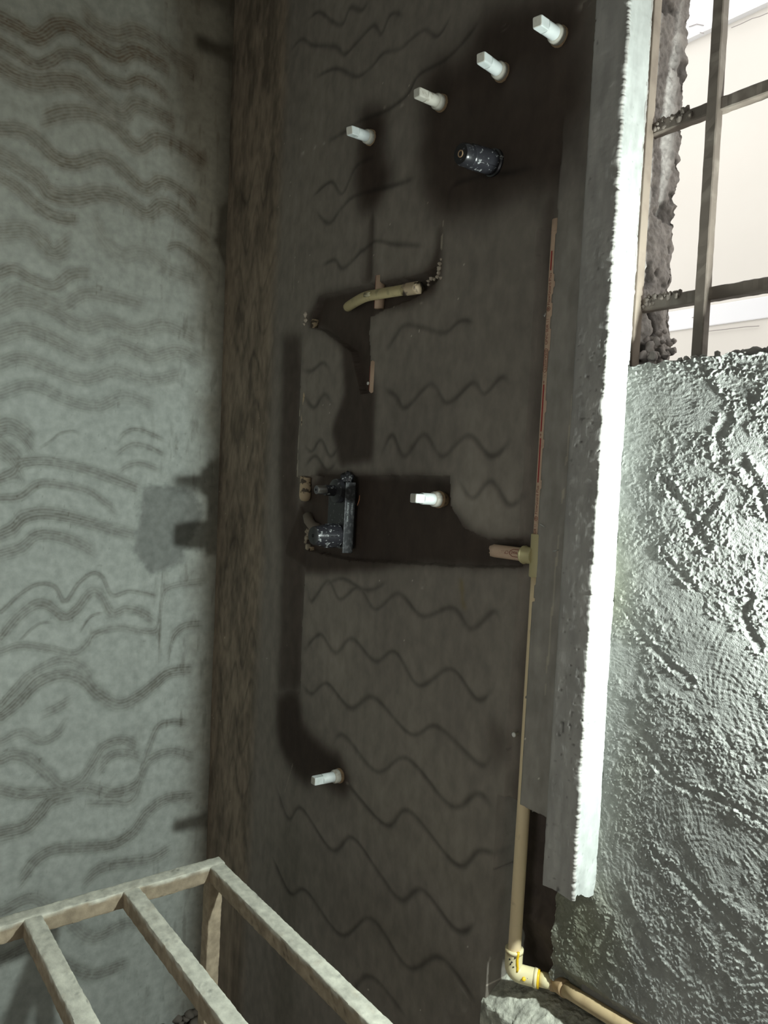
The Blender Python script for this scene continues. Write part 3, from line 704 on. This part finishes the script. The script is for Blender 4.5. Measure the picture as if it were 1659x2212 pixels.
def plug_at(u, v, tu, tv, label, pale='white', roll=.4):
    b = P(u, v, 1, 0.0)
    # the axis that carries the base onto the tip in front of the wall
    y_ = -.072
    tip = P(tu, tv, 1, y_)
    ax = (tip-b); ax = Vector((max(-.02, min(.02, ax.x)), y_, max(-.02, min(.02, ax.z))))
    return make_plug(b, ax, label, ax.length, pale, roll)
plug_at(1210, 80, 1160, 46, 'white square-headed plug at the top, nearest the window, rightmost of the upper row', roll=.35)
plug_at(1086, 158, 1038, 124, 'white square-headed plug second from the right in the upper row', roll=.3)
plug_at(955, 224, 900, 200, 'dulled grey-white plug second from the left in the upper row', 'offwhite', .3)
plug_at(802, 298, 757, 280, 'small white plug leftmost of the upper row, above a dark damp streak', roll=.4)
p5 = plug_at(950, 1079, 892, 1076, 'white plug with black specks on its side, right of the black mixer valve', roll=1.15)
plug_at(735, 1675, 676, 1687, 'white plug lowest on the wall, beside a dark rounded damp patch', roll=1.2)
# black flecks on the fifth plug and on the two at the upper right
def flecks(par, pts, r=.0009):
    bm = bmesh.new(); b = Vector(par.location)
    for d, ang, ln_ in pts:
        a = Vector((math.cos(ang), 0, math.sin(ang)))
        p = b+a*.0112+Vector((0, -d, 0)); add_tube(bm, [p+Vector((0, -ln_/2, -.0012)), p+Vector((0, 0, .0006)), p+Vector((0, ln_/2, .0010))], r*.55, 5)
    part('fleck', bm, M['dark'], par, kind='stuff')
flecks(p5, [(.030, .5, .005), (.027, -.1, .006), (.034, -.4, .005), (.045, .2, .004), (.023, .3, .003), (.05, -.6, .003)])

# ---- capped stop valve (upper) ------------------------------------------------------------------
b = P(1066, 352, 1, 0.0); tp = P(995, 332, 1, -.082)
ax = Vector((max(-.02, min(.02, tp.x-b.x)), -.082, max(-.02, min(.02, tp.z-b.z))))
sv = thing('stop_valve', 'black cylindrical capped stop valve splashed with cement, below the upper row of plugs', 'valve', b)
L = ax.length
bm = bmesh.new(); add_lathe(bm, [(-.012, .024), (.004, .024), (.006, .0215), (L-.022, .0205), (L-.020, .0195)], b, ax, 40, jit=.0002); autosmooth(part('barrel', bm, M['blacks'], sv))
bm = bmesh.new(); add_lathe(bm, [(L-.021, .0195), (L-.004, .0188), (L, .0165)], b, ax, 40); autosmooth(part('cap', bm, M['black'], sv))
bm = bmesh.new(); add_lathe(bm, [(L-.002, .0062), (L+.001, .0062), (L+.0012, .0045), (L-.001, .004)], b, ax, 24); autosmooth(part('screw_ring', bm, M['brass'], sv))
bm = bmesh.new()
for k in range(3):
    a, bb, c = frame(ax); t0 = .5+k*2.0; bm = bmesh.new()
    off = a*math.cos(t0)*.0207+bb*math.sin(t0)*.0207
    add_tube(bm, [b+off+c*.01, b+off+c*(L-.026)], .0012, 6)
    part('rib', bm, M['blacks'], sv)

# ---- concealed mixer valve ------------------------------------------------------------------------
xR = .683; zT = P(757, 1030, 1, -.02).z; zB = P(752, 1196, 1, -.02).z
mv = thing('mixer_valve', 'black concealed shower mixer body with two round caps and a lettered gauge plate', 'valve', (xR-.05, 0, (zT+zB)/2))
bm = bmesh.new(); add_box(bm, (xR-.004, -.0265, zB), (xR, .000, zT-.012), .0012); gp = part('gauge_plate', bm, mat_plain('grey_black_plastic', (.050, .052, .055), .45, (.13, .135, .14), 120, .5, .65), mv, False)
bm = bmesh.new(); add_box(bm, (xR-.072, -.024, zB+.008), (xR-.004, .008, zT-.03), .004); part('housing', bm, M['black'], mv, False)
bm = bmesh.new(); add_lump(bm, (xR-.018, -.012, zT-.012), .018, 7, 3, .9); add_lump(bm, (xR-.038, -.012, zT-.016), .014, 8, 3, .9); part('upper_port', bm, M['blacks'], mv)
# small knob
kb = P(700, 1062, 1, -.045); ax0 = Vector((0, -1, 0))
kz = P(683, 1058, 1, -.085); kx = kz.x
bm = bmesh.new(); add_lathe(bm, [(.02, .028), (.036, .026), (.040, .020)], (kx, 0, kz.z), ax0, 32); autosmooth(part('spindle_flange', bm, M['black'], mv))
bm = bmesh.new(); add_lathe(bm, [(.036, .0125), (.062, .0115)], (kx, 0, kz.z), ax0, 28, jit=.0002); autosmooth(part('spindle_sleeve', bm, M['blacks'], mv))
bm = bmesh.new(); add_lathe(bm, [(.058, .0098), (.083, .0096), (.085, .0088), (.0851, .0030), (.079, .0028)], (kx, 0, kz.z), ax0, 28); sp = autosmooth(part('spindle', bm, M['chrome'], mv))
bm = bmesh.new(); add_lathe(bm, [(.0848, .0085), (.0856, .0082)], (kx, 0, kz.z), ax0, 24); part('spindle_face', bm, mat_plain('grey_face', (.13, .135, .14), .5), mv)
bm = bmesh.new(); add_lathe(bm, [(.0852, .0026), (.0860, .0026)], (kx, 0, kz.z), ax0, 16); part('screw_hole', bm, M['dark'], mv)
# large cap
cz = P(676, 1157, 1, -.088); cx = cz.x
bm = bmesh.new(); add_lathe(bm, [(.020, .0262), (.033, .0268), (.038, .0262), (.060, .0244), (.080, .0214), (.086, .0200)], (cx, 0, cz.z), ax0, 48, jit=.00015); cp = autosmooth(part('large_cap', bm, M['blacks'], mv))
bm = bmesh.new(); add_lathe(bm, [(.0855, .0199), (.0880, .0187)], (cx, 0, cz.z), ax0, 40); part('cap_face', bm, mat_plain('cap_face', (.035, .035, .035), .5), mv)
bm = bmesh.new(); add_lathe(bm, [(.0874, .0038), (.0886, .0036)], (cx, 0, cz.z), ax0, 20); part('cap_hole', bm, M['dark'], mv)
for k in range(12):
    t0 = k*.5236; bm = bmesh.new()
    add_tube(bm, [(cx+math.cos(t0)*.0264, -.036, cz.z+math.sin(t0)*.0264), (cx+math.cos(t0)*.0250, -.058, cz.z+math.sin(t0)*.0250)], .0011, 6)
    part('grip_rib', bm, M['blacks'], mv)

# lettering helper: text -> flat mesh on a surface
def text_mesh(s, size, bold=0.0):
    c = bpy.data.curves.new('t', 'FONT'); c.body = s; c.size = size; c.align_x = 'LEFT'; c.align_y = 'CENTER'; c.offset = bold; c.resolution_u = 2
    o = bpy.data.objects.new('t', c); COL.objects.link(o)
    bpy.context.view_layer.update()
    me = bpy.data.meshes.new_from_object(o.evaluated_get(bpy.context.evaluated_depsgraph_get()))
    COL.objects.unlink(o); bpy.data.objects.remove(o)
    return me
def place_text(name, s, size, fn, par, mat, bold=0.0, ctr=True):
    """fn maps (along, across) to a world point"""
    me = text_mesh(s, size, bold)
    for v in me.vertices: v.co = fn(v.co.x, v.co.y)
    me.materials.clear()
    o = part(name, me, mat, par, False); return o
gf = lambda a, c: Vector((xR+.0005, -.0130+c*1.0, zT-.0665-a))
# text runs downwards on the gauge plate's side face
place_text('lettering', 'SURFACE | MAX', .0060, lambda a, c: Vector((xR+.0006, -.0190+c, zT-.056-a)), gp.parent, M['lettering'], .0001)
place_text('lettering', 'FINISHED', .0060, lambda a, c: Vector((xR+.0006, -.0080+c, zT-.058-a)), gp.parent, M['lettering'], .0001)
# loose red wire by the mixer
bm = bmesh.new(); q = [P(777, 1070, 1, -.002), P(776, 1080, 1, -.004), P(772, 1092, 1, -.002)]
add_tube(bm, catmull([tuple(v) for v in q], 5), .0012, 6)
me = bm_mesh('copper_wire', bm, True); tagged(link('copper_wire', me, mat_plain('copper', (.55, .25, .14), .35, metal=.7)), 'short bent copper wire sticking out just right of the black mixer', 'wire')

# ---- supply pipe with tee, branch, elbow and bend --------------------------------------------------
PY = .008
tz = P(1150, 1200, 1, -.004).z
eb = P(1108, 2102, 1, .018); EZ = eb.z+.002; FX, FY = eb.x, .018
sp_ = thing('supply_pipe', 'cream printed water pipe running down beside the smooth cement band to an elbow', 'pipe', (PX, PY, 1.0))
bm = bmesh.new(); add_tube(bm, [(PX, PY+.0005, z) for z in np.linspace(tz+.03, 2.03, 14)], PR, 28); up = part('upper_pipe', bm, M['tan'], sp_, label='pinkish upper pipe with red stripe and print')
lowp = [(PX, PY+.001, z) for z in np.linspace(tz-.03, 1.06, 8)]+[(PX+(FX-PX)*k/9, PY+.001+(FY-PY-.001)*k/9, z) for k, z in enumerate(np.linspace(1.05, EZ+.012, 10))]
bm = bmesh.new(); add_tube(bm, lowp, PR, 28); part('lower_pipe', bm, M['cream'], sp_)
# tee
bm = bmesh.new(); add_lathe(bm, [(-.036, .0135), (-.034, .0142), (.034, .0142), (.036, .0135)], (PX, PY, tz), (0, 0, 1), 32)
te = autosmooth(part('tee', bm, mat_plain('tee_plastic', (.50, .44, .24), .5, (.3, .26, .16), 40, .62, .8), sp_))
zb0 = P(1105, 1195, 1, -.002).z
bm = bmesh.new(); add_lathe(bm, [(.004, .0142), (.022, .0142), (.025, .0158), (.0275, .0150)], (PX, PY-.006, zb0), (-1, 0, 0), 32, jit=.0003); autosmooth(part('tee_socket', bm, te.data.materials[0], sp_))
bl = P(1062, 1190, 1, -.006).x
bm = bmesh.new(); add_tube(bm, [(x, PY-.006-.003*((PX-x)/.12), zb0) for x in np.linspace(PX-.022, bl, 10)], .0115, 28, ragged=.004); part('branch_pipe', bm, M['tan'], sp_)
# elbow at the foot: its outlet turns diagonally into the wall chase
EY = FY
D = Vector((.84, .5426, 0)); E0 = Vector((FX, EY, EZ))
bm = bmesh.new(); arc = [E0+Vector((0, 0, .040)), E0+Vector((0, 0, .014))]+[E0+D*(.014-.014*math.cos(t))+Vector((0, 0, .014-.014*math.sin(t))) for t in np.linspace(.3, 1.5, 6)]+[E0+D*.022, E0+D*.040]
add_tube(bm, arc, .0150, 32); el = part('elbow', bm, M['cream2'], sp_)
autosmooth(el, 50)
bm = bmesh.new(); add_lathe(bm, [(0, .0158), (.006, .0158)], E0+Vector((0, 0, .036)), (0, 0, 1), 32); part('elbow_rim', bm, M['cream2'], sp_)
bm = bmesh.new(); add_lathe(bm, [(0, .0158), (.006, .0158)], E0+D*.036, D, 32); part('elbow_rim', bm, M['cream2'], sp_)
bm = bmesh.new(); add_lathe(bm, [(0, .0150), (.0020, .0161), (.004, .0148)], E0+D*.0415, D, 28, jit=.0007); part('glue_bead', bm, M['glue'], sp_)
bm = bmesh.new(); gp_ = []
for k in range(9): gp_.append((FX+.0149*math.sin(1.15+.05*math.sin(k)), EY-.0149*math.cos(1.15+.05*math.sin(k)), EZ+.010+k*.0042))
add_tube(bm, gp_, .0024, 8, jit=.0004); part('glue_run', bm, M['glue'], sp_)
bm = bmesh.new(); q = E0+D*.020+Vector((.6, -.8, 0))*.0142; add_lump(bm, (q.x, q.y, q.z+.002), .0042, 3, 2, .7); part('glue_blob', bm, M['glue'], sp_)
bm = bmesh.new()
for k, (du, dz) in enumerate([(-.006, .030), (-.002, .026), (.001, .018), (.003, .034), (-.004, .022), (.026, .004), (.024, -.001)]):
    q = E0+Vector((.6, -.8, 0))*.0148+Vector((.8, .6, 0))*du+Vector((0, 0, dz)); add_lump(bm, tuple(q), .0016, k, 1)
part('dirt_fleck', bm, M['dark'], sp_, kind='stuff')
e1 = E0+D*.046; e2 = E0+D*.066
bm = bmesh.new(); add_tube(bm, [e1, e1.lerp(e2, .5), e2], [.0124, .0122, .0120], 28); part('short_pipe', bm, M['cream2'], sp_)
e3 = P(1222, 2137, 1, .048); e4 = P(1350, 2216, 1, .046); e5 = e4+(e4-e3)*1.4
bm = bmesh.new(); add_tube(bm, [tuple(v) for v in catmull([tuple(e2-D*.002), tuple(e2+D*.012), tuple(e2.lerp(e3, .55)+Vector((-.001, .003, 0))), tuple(e3)], 5)], .0138, 28, jit=.0001); part('bend', bm, mat_plain('brown_dusted_pipe', (.42, .29, .16), .6, (.25, .16, .09), 30, .5, .75), sp_, label='brown dust-stained pipe bend')
bm = bmesh.new(); add_tube(bm, [tuple(e3.lerp(e5, k/10)) for k in range(11)], .0118, 28); part('side_pipe', bm, mat_plain('dusted_cream_pipe', (.50, .38, .22), .55, (.30, .2, .11), 22, .5, .75), sp_)
# print on the upper pipe (reads upwards)
def on_pipe(a0, r=PR+.00035, x0=PX, y0=PY+.0005, z0=0.0, tilt=-.15):
    def fn(a, c):
        th = c/r+tilt                       # angle from the outward (-y) direction, towards the corner
        return Vector((x0-r*math.sin(th), y0-r*math.cos(th), z0+a0+a))
    return fn
def zpx(v): return P(1180, v, 1, -.003).z
def stripe_on(z0, z1, wd=.0030):
    bm = bmesh.new(); r = PR+.00035; rows = []
    for z in np.linspace(z0, z1, 8):
        rows.append([bm.verts.new((PX-r*math.sin(th+.12), PY+.0005-r*math.cos(th+.12), z)) for th in np.linspace(-wd/r/2, wd/r/2, 4)])
    for p, q in zip(rows[:-1], rows[1:]):
        for k in range(3): bm.faces.new((p[k], p[k+1], q[k+1], q[k]))
    part('red_stripe', bm, M['stripe'], sp_)
stripe_on(zpx(586), zpx(545)); stripe_on(zpx(932), zpx(830)); stripe_on(zpx(1043), zpx(946))
TS = .0088
def ptext(s, v0, v1):
    """text whose start is at pixel row v0 and end at v1 (upwards)"""
    me = text_mesh(s, TS); wd = max(v.co.x for v in me.vertices); k = (zpx(v1)-zpx(v0))/wd
    f = on_pipe(zpx(v0), tilt=.12)
    for v in me.vertices: v.co = f(v.co.x*k, v.co.y)
    me.materials.clear(); part('printed_text', me, M['print'], sp_, False)
ptext('FlowGuard Plus', 660, 592); ptext('CPVC SDR 11', 745, 690); ptext('ashirvad', 800, 757); ptext('½"', 816, 806); ptext('+', 829, 821)
ptext('+', 944, 935); ptext('FlowGuard Plus', 1113, 1050); ptext('SDR 11', 1158, 1136)
def outline(pts, closed=True, r=.0004):
    bm = bmesh.new(); f = on_pipe(0, PR+.0002, tilt=.12); q = [f(a, c) for a, c in pts]
    if closed: q.append(q[0])
    add_tube(bm, q, r, 5); part('printed_mark', bm, M['print'], sp_, False)
def loz(va, vb, hw=.0042):
    za_, zb2 = zpx(va), zpx(vb); pts = []
    for t in np.linspace(-math.pi/2, math.pi/2, 7): pts.append((zb2-hw+hw*math.cos(t), hw*math.sin(t)))
    for t in np.linspace(math.pi/2, 3*math.pi/2, 7): pts.append((za_+hw+hw*math.cos(t), hw*math.sin(t)))
    outline(pts)
loz(804, 753)
for v in (668, 1122):
    zc_ = zpx(v)
    outline([(zc_+.0036*math.cos(t), .0036*math.sin(t)) for t in np.linspace(0, 2*math.pi, 14)[:-1]])
    outline([(zc_+.0014*math.cos(t), .0014*math.sin(t)) for t in np.linspace(0, 2*math.pi, 9)[:-1]])
# print on the branch pipe (upside down, reads leftwards from the tee)
def on_branch(x0, sgn=1):
    def fn(a, c):
        r = .0119; th = -c/r+.15; return Vector((x0-a, PY-.0072-r*math.cos(th), zb0+r*math.sin(th)))
    return fn
for s, u0, u1 in (('rvad', 1121, 1105), ('CPVC SDR', 1099, 1066)):
    me = text_mesh(s, .0085); wd = max(v.co.x for v in me.vertices); xa = P(u0, 1195, 1, -.01).x; xb = P(u1, 1195, 1, -.01).x
    f = on_branch(xa)
    for v in me.vertices: v.co = f(v.co.x*(xa-xb)/wd, v.co.y)
    me.materials.clear(); part('printed_text', me, M['print'], sp_, False)
bm = bmesh.new(); fb = on_branch(0)
xa = P(1122, 1195, 1, -.01).x; xb = P(1101, 1195, 1, -.01).x
lz = [(-xa+.0, -.0065), (-xb-.006, -.0065), (-xb-.001, -.003), (-xb-.0, .0), (-xb-.001, .003), (-xb-.006, .0065), (-xa, .0065)]
add_tube(bm, [fb(a, c) for a, c in lz], .0005, 5); part('printed_mark', bm, M['print'], sp_, False)

# ---- pipes half hidden in the left chases -----------------------------------------------------------
rp = thing('riser_pipe', 'dirty cream riser pipe half buried in the chase left of the mixer', 'pipe', (.50, .006, 1.4))
def buried(px, r, yc, shift):
    q = []
    for u, v in px:
        p = P(u, v, 1, 0.0); q.append((p.x+shift, yc, p.z))
    bm = bmesh.new(); add_tube(bm, q, r, 24); return bm
part('lower_pipe', buried([(659, 1180), (654, 1330), (649, 1500)], .0100, .0115, .0098), M['dirty'], rp)
part('upper_pipe', buried([(668, 690), (655, 800), (646, 900), (644, 1040)], .0100, .0112, .0100), M['dirty'], rp)
ez = P(655, 1060, 1, -.004)
bm = bmesh.new(); add_lathe(bm, [(.032, .0122), (.0185, .0122), (.018, .0140), (-.012, .0142), (-.020, .0125), (-.024, .0085), (-.0255, .003)], (ez.x, .002, ez.z), (0, 0, 1), 32)
autosmooth(part('end_fitting', bm, M['dirty'], rp), 50)
bm = bmesh.new(); c = P(664, 1125, 1, 0); add_tube(bm, [(c.x-.012, .008, c.z+.012), (c.x, .004, c.z), (c.x+.02, .004, c.z-.012), (c.x+.04, .008, c.z-.016)], .012, 20); part('elbow', bm, mat_plain('shaded_fitting', (.20, .165, .13), .7), rp)
bm = bmesh.new(); q = P(663, 1165, 1, 0)
for k in range(10): add_lump(bm, (q.x+random.uniform(-.004, .004), .001, q.z-.022+k*.005), random.uniform(.003, .006), k, 2)
part('mortar_crust', bm, mat_plain('pale_crust', (.42, .36, .27), .9, (.12, .1, .08), 70, .5, .6), rp, kind='stuff')

vp = thing('hidden_pipe', 'pinkish pipe glimpsed in the open chase behind the curved cream pipe', 'pipe', (.722, .008, 1.9))
a = P(818, 596, 1, .003); b = P(815, 672, 1, .003)
hx = (a.x+b.x)/2+.001
bm = bmesh.new(); add_tube(bm, [(hx, .0075, b.z+.006), (hx, .0075, (a.z+b.z)/2), (hx, .0075, a.z)], .0108, 24); part('upper_pipe', bm, M['tan'], vp)
a2 = P(803, 782, 1, .0); b2 = P(800, 846, 1, .0)
bm = bmesh.new(); add_tube(bm, [(a2.x+.0035, .0075, b2.z), (a2.x+.0035, .0075, a2.z)], .0105, 24, ragged=.004); part('lower_pipe', bm, M['tan'], vp)
for lo_, hi_ in (((hx-.0080, -.0005, b.z+.006), (hx-.0062, .002, a.z)), ((hx-.0046, -.0025, b.z+.006), (hx-.0036, .0005, a.z)), ((a2.x-.0055, -.0005, b2.z+.004), (a2.x-.0042, .0018, a2.z-.008))):
    bm = bmesh.new(); add_box(bm, lo_, hi_); part('printed_line', bm, M['print'], vp, False)

bp_ = thing('bridging_pipe', 'curved cream pipe with a torn end bridging the open chase in the upper wall', 'pipe', (.72, -.006, 1.975))
pts = [tuple(P(u, v, 1, y_)) for u, v, y_ in ((750, 664, .004), (768, 652, -.006), (790, 641, -.013), (815, 636, -.014), (850, 630, -.013), (880, 625, -.011))]
bm = bmesh.new(); cr = catmull(pts, 6); add_tube(bm, cr, [.0098]+[.0108]*(len(cr)-1), 28, jit=.0001); part('curved_pipe', bm, M['olive'], bp_)
s0 = Vector(pts[-1])+(Vector(pts[-2])-Vector(pts[-1]))*.1; s1 = P(906, 621, 1, -.009)
bm = bmesh.new(); add_tube(bm, [s0.lerp(s1, k/5) for k in range(6)], .0126, 28, jit=.0002, ragged=.006); part('torn_socket', bm, mat_plain('torn_socket', (.46, .36, .24), .6, (.12, .09, .07), 55, .56, .66), bp_)
bm = bmesh.new(); q = P(795, 634, 1, -.024); add_lump(bm, (q.x, -.0195, q.z-.002), .010, 5, 2, .5); part('cement_stain', bm, mat_plain('dry_stain', (.25, .22, .14), .9), bp_, label='grey cement stain on the bend')

# mortar crumbs caught at the corner of the upper chase
bm = bmesh.new()
for j, (u, v, r) in enumerate([(925,607,.0035),(932,602,.004),(938,603,.003),(944,598,.004),(948,590,.004),(950,580,.0045),(951,570,.004),(953,560,.0025),(952,600,.003),(926,615,.0025),(660,680,.006),(662,692,.005),(657,700,.003)]):
    p = P(u, v, 1, -.001); add_lump(bm, tuple(p), r, j+150, 2)
o = link('mortar_crumb', bm_mesh('mortar_crumb', bm, True), mat_plain('pale_mortar', (.5, .43, .35), .95), wb, kind='stuff')

# ---- little pins and wire bits ----------------------------------------------------------------------
def pin(u, v, r, label):
    p = P(u, v, 1, -.002); bm = bmesh.new(); add_lathe(bm, [(-.010, r*.5), (.001, r*.5), (.0012, r), (.003, r*.95), (.004, r*.5)], (p.x, 0, p.z), (0, -1, 0), 14)
    tagged(link('nail', bm_mesh('nail', bm, True), M['pin']), label, 'nail')
pin(1110, 1587, .0042, 'pale round nail head left of the buried lower supply pipe')
pin(795, 828, .0036, 'pale round nail head beside the pinkish pipe sliver in the upper chase')
def wirebit(pts, label, r=.0007):
    bm = bmesh.new(); add_tube(bm, [P(u, v, 1, y_) for u, v, y_ in pts], r, 6)
    tagged(link('wire_bit', bm_mesh('wire_bit', bm, True), M['wire']), label, 'wire')
wirebit([(1164, 1131, -.002), (1170, 1134, -.008), (1178, 1139, -.003)], 'short bright wire bit right above the pipe tee')
wirebit([(1194, 1191, -.004), (1200, 1190, -.010), (1206, 1188, -.004)], 'short bright wire bit right of the pipe tee, by the cement band groove')
wirebit([(1179, 676, .0), (1176, 684, -.006), (1174, 680, -.002)], 'tiny bright metal clip left of the printed pipe', .0012)

# ---- dusted trestle frame -----------------------------------------------------------------------------
SZ = .80
st = thing('work_trestle', 'cement-dusted trestle frame of square bars standing in the lower left corner', 'trestle', (1.05, -.7, 0))
BRS = random.Random(3)
def dust_bar(name, lo_, hi_, long_ax, par, seed, tone=1.0, w_top=True):
    """square bar as a lightly rough closed sweep with dust on its upper face"""
    lo_ = np.array(lo_, float); hi_ = np.array(hi_, float); L = hi_[long_ax]-lo_[long_ax]
    a1, a2 = [k for k in range(3) if k != long_ax]
    n = max(4, int(L/.006)); m = 9
    per = []
    e = [0, .04, .14, .3, .5, .7, .86, .96, 1]
    for k in range(8): per.append((e[k], 0))
    for k in range(8): per.append((1, e[k]))
    for k in range(8): per.append((1-e[k], 1))
    for k in range(8): per.append((0, 1-e[k]))
    per = np.array(per); 
    rd = .06                                              # soften the corners
    c = per-.5; k_ = np.maximum(np.abs(c[:, 0]), np.abs(c[:, 1])); mn = np.minimum(np.abs(c[:, 0]), np.abs(c[:, 1]))
    per = .5+c*(1-rd*np.clip((mn-.40)/.10, 0, 1))[:, None]
    np_ = len(per)
    T = np.linspace(0, 1, n+1)
    Pi, Ti = np.meshgrid(np.arange(np_+1) % np_, T)
    co_ = np.zeros((n+1, np_+1, 3))
    u = per[Pi]
    co_[..., long_ax] = lo_[long_ax]+Ti*L
    co_[..., a1] = lo_[a1]+u[..., 0]*(hi_[a1]-lo_[a1]); co_[..., a2] = lo_[a2]+u[..., 1]*(hi_[a2]-lo_[a2])
    s_ = np.where(np.arange(np_+1) == np_, np_, np.arange(np_+1))*.006
    Sg, Lg = np.meshgrid(s_, T*L)
    nz = (vnoise(Sg*120, Lg*120, seed)-.5)*.0012+(vnoise(Sg*300, Lg*300, seed+5)-.5)*.0014
    nz[:, -1] = nz[:, 0]
    d = u-.5; d = d/np.maximum(np.linalg.norm(d, axis=-1, keepdims=True), 1e-6)
    co_[..., a1] += d[..., 0]*nz; co_[..., a2] += d[..., 1]*nz
    topness = np.zeros(Pi.shape)
    if a2 == 2: topness = np.clip((u[..., 1]-.80+.25*(vnoise(Lg*70, Sg*70, seed+2)-.5))/.12, 0, 1)
    pale_ = np.array([.62, .61, .52])*tone; brown = np.array([.36, .295, .21])*tone  # pale dust on top; brown sides carry their shade in the colour
    cl = brown+(pale_-brown)*topness[..., None]
    cl = cl*(.82+.36*fbm(Lg, Sg, 35, seed+7))[..., None]
    blot = np.clip((vnoise(Lg*160, Sg*160, seed+9)-.86)*7, 0, 1); cl = cl*(1-.6*blot[..., None])
    me = grid_mesh(name, co_, np.clip(cl, .02, .9))
    bm = bmesh.new(); bm.from_mesh(me); bmesh.ops.remove_doubles(bm, verts=bm.verts, dist=1e-6)
    be = [e_ for e_ in bm.edges if e_.is_boundary]
    bmesh.ops.holes_fill(bm, edges=be, sides=0); bmesh.ops.recalc_face_normals(bm, faces=bm.faces)
    bm.to_mesh(me); bm.free(); smooth(me)
    o = link(name, me, M['dust'], par); off = Vector(par.location); me.transform(Matrix.Translation(-off)); autosmooth(o, 42)
    return o
cn = P(471, 1849, 2, SZ)
rx0 = cn.x; rx1 = rx0+.032; ya = cn.y
yb = P(289, 1899, 2, SZ).y; yc_ = P(71, 1937, 2, SZ).y
BW = .031
dust_bar('rail', (rx0, -1.12, SZ-.033), (rx1, ya, SZ), 1, st, 210)
dust_bar('rail', (1.46, -1.12, SZ-.033), (1.492, ya, SZ), 1, st, 211)
for j, y1 in enumerate((ya-.001, yb, yc_, yc_-(yb-yc_), yc_-2*(yb-yc_))):
    dust_bar('cross_bar', (rx1-.002, y1-BW, SZ-.034), (1.462, y1, SZ-.0005), 0, st, 220+j)
for j, (lx, ly) in enumerate(((rx0+.002, ya-.031), (1.462, ya-.031), (rx0+.002, -1.11), (1.462, -1.11))):
    dust_bar('leg', (lx, ly, 0), (lx+.029, ly+.029, SZ-.032), 2, st, 240+j, 1.15)

# ---- rubble along the foot of the left wall --------------------------------------------------------------
bm = bmesh.new(); rs = random.Random(9)
for k in range(120):
    add_lump(bm, (.02+abs(rs.gauss(0, .05)), rs.uniform(-.9, -.02), .008+rs.random()*.012), rs.uniform(.006, .022), k, 1, .7)
tagged(link('rubble', bm_mesh('rubble', bm, True), M['floor']), 'loose mortar rubble heaped along the foot of the left wall', 'rubble', kind='stuff')
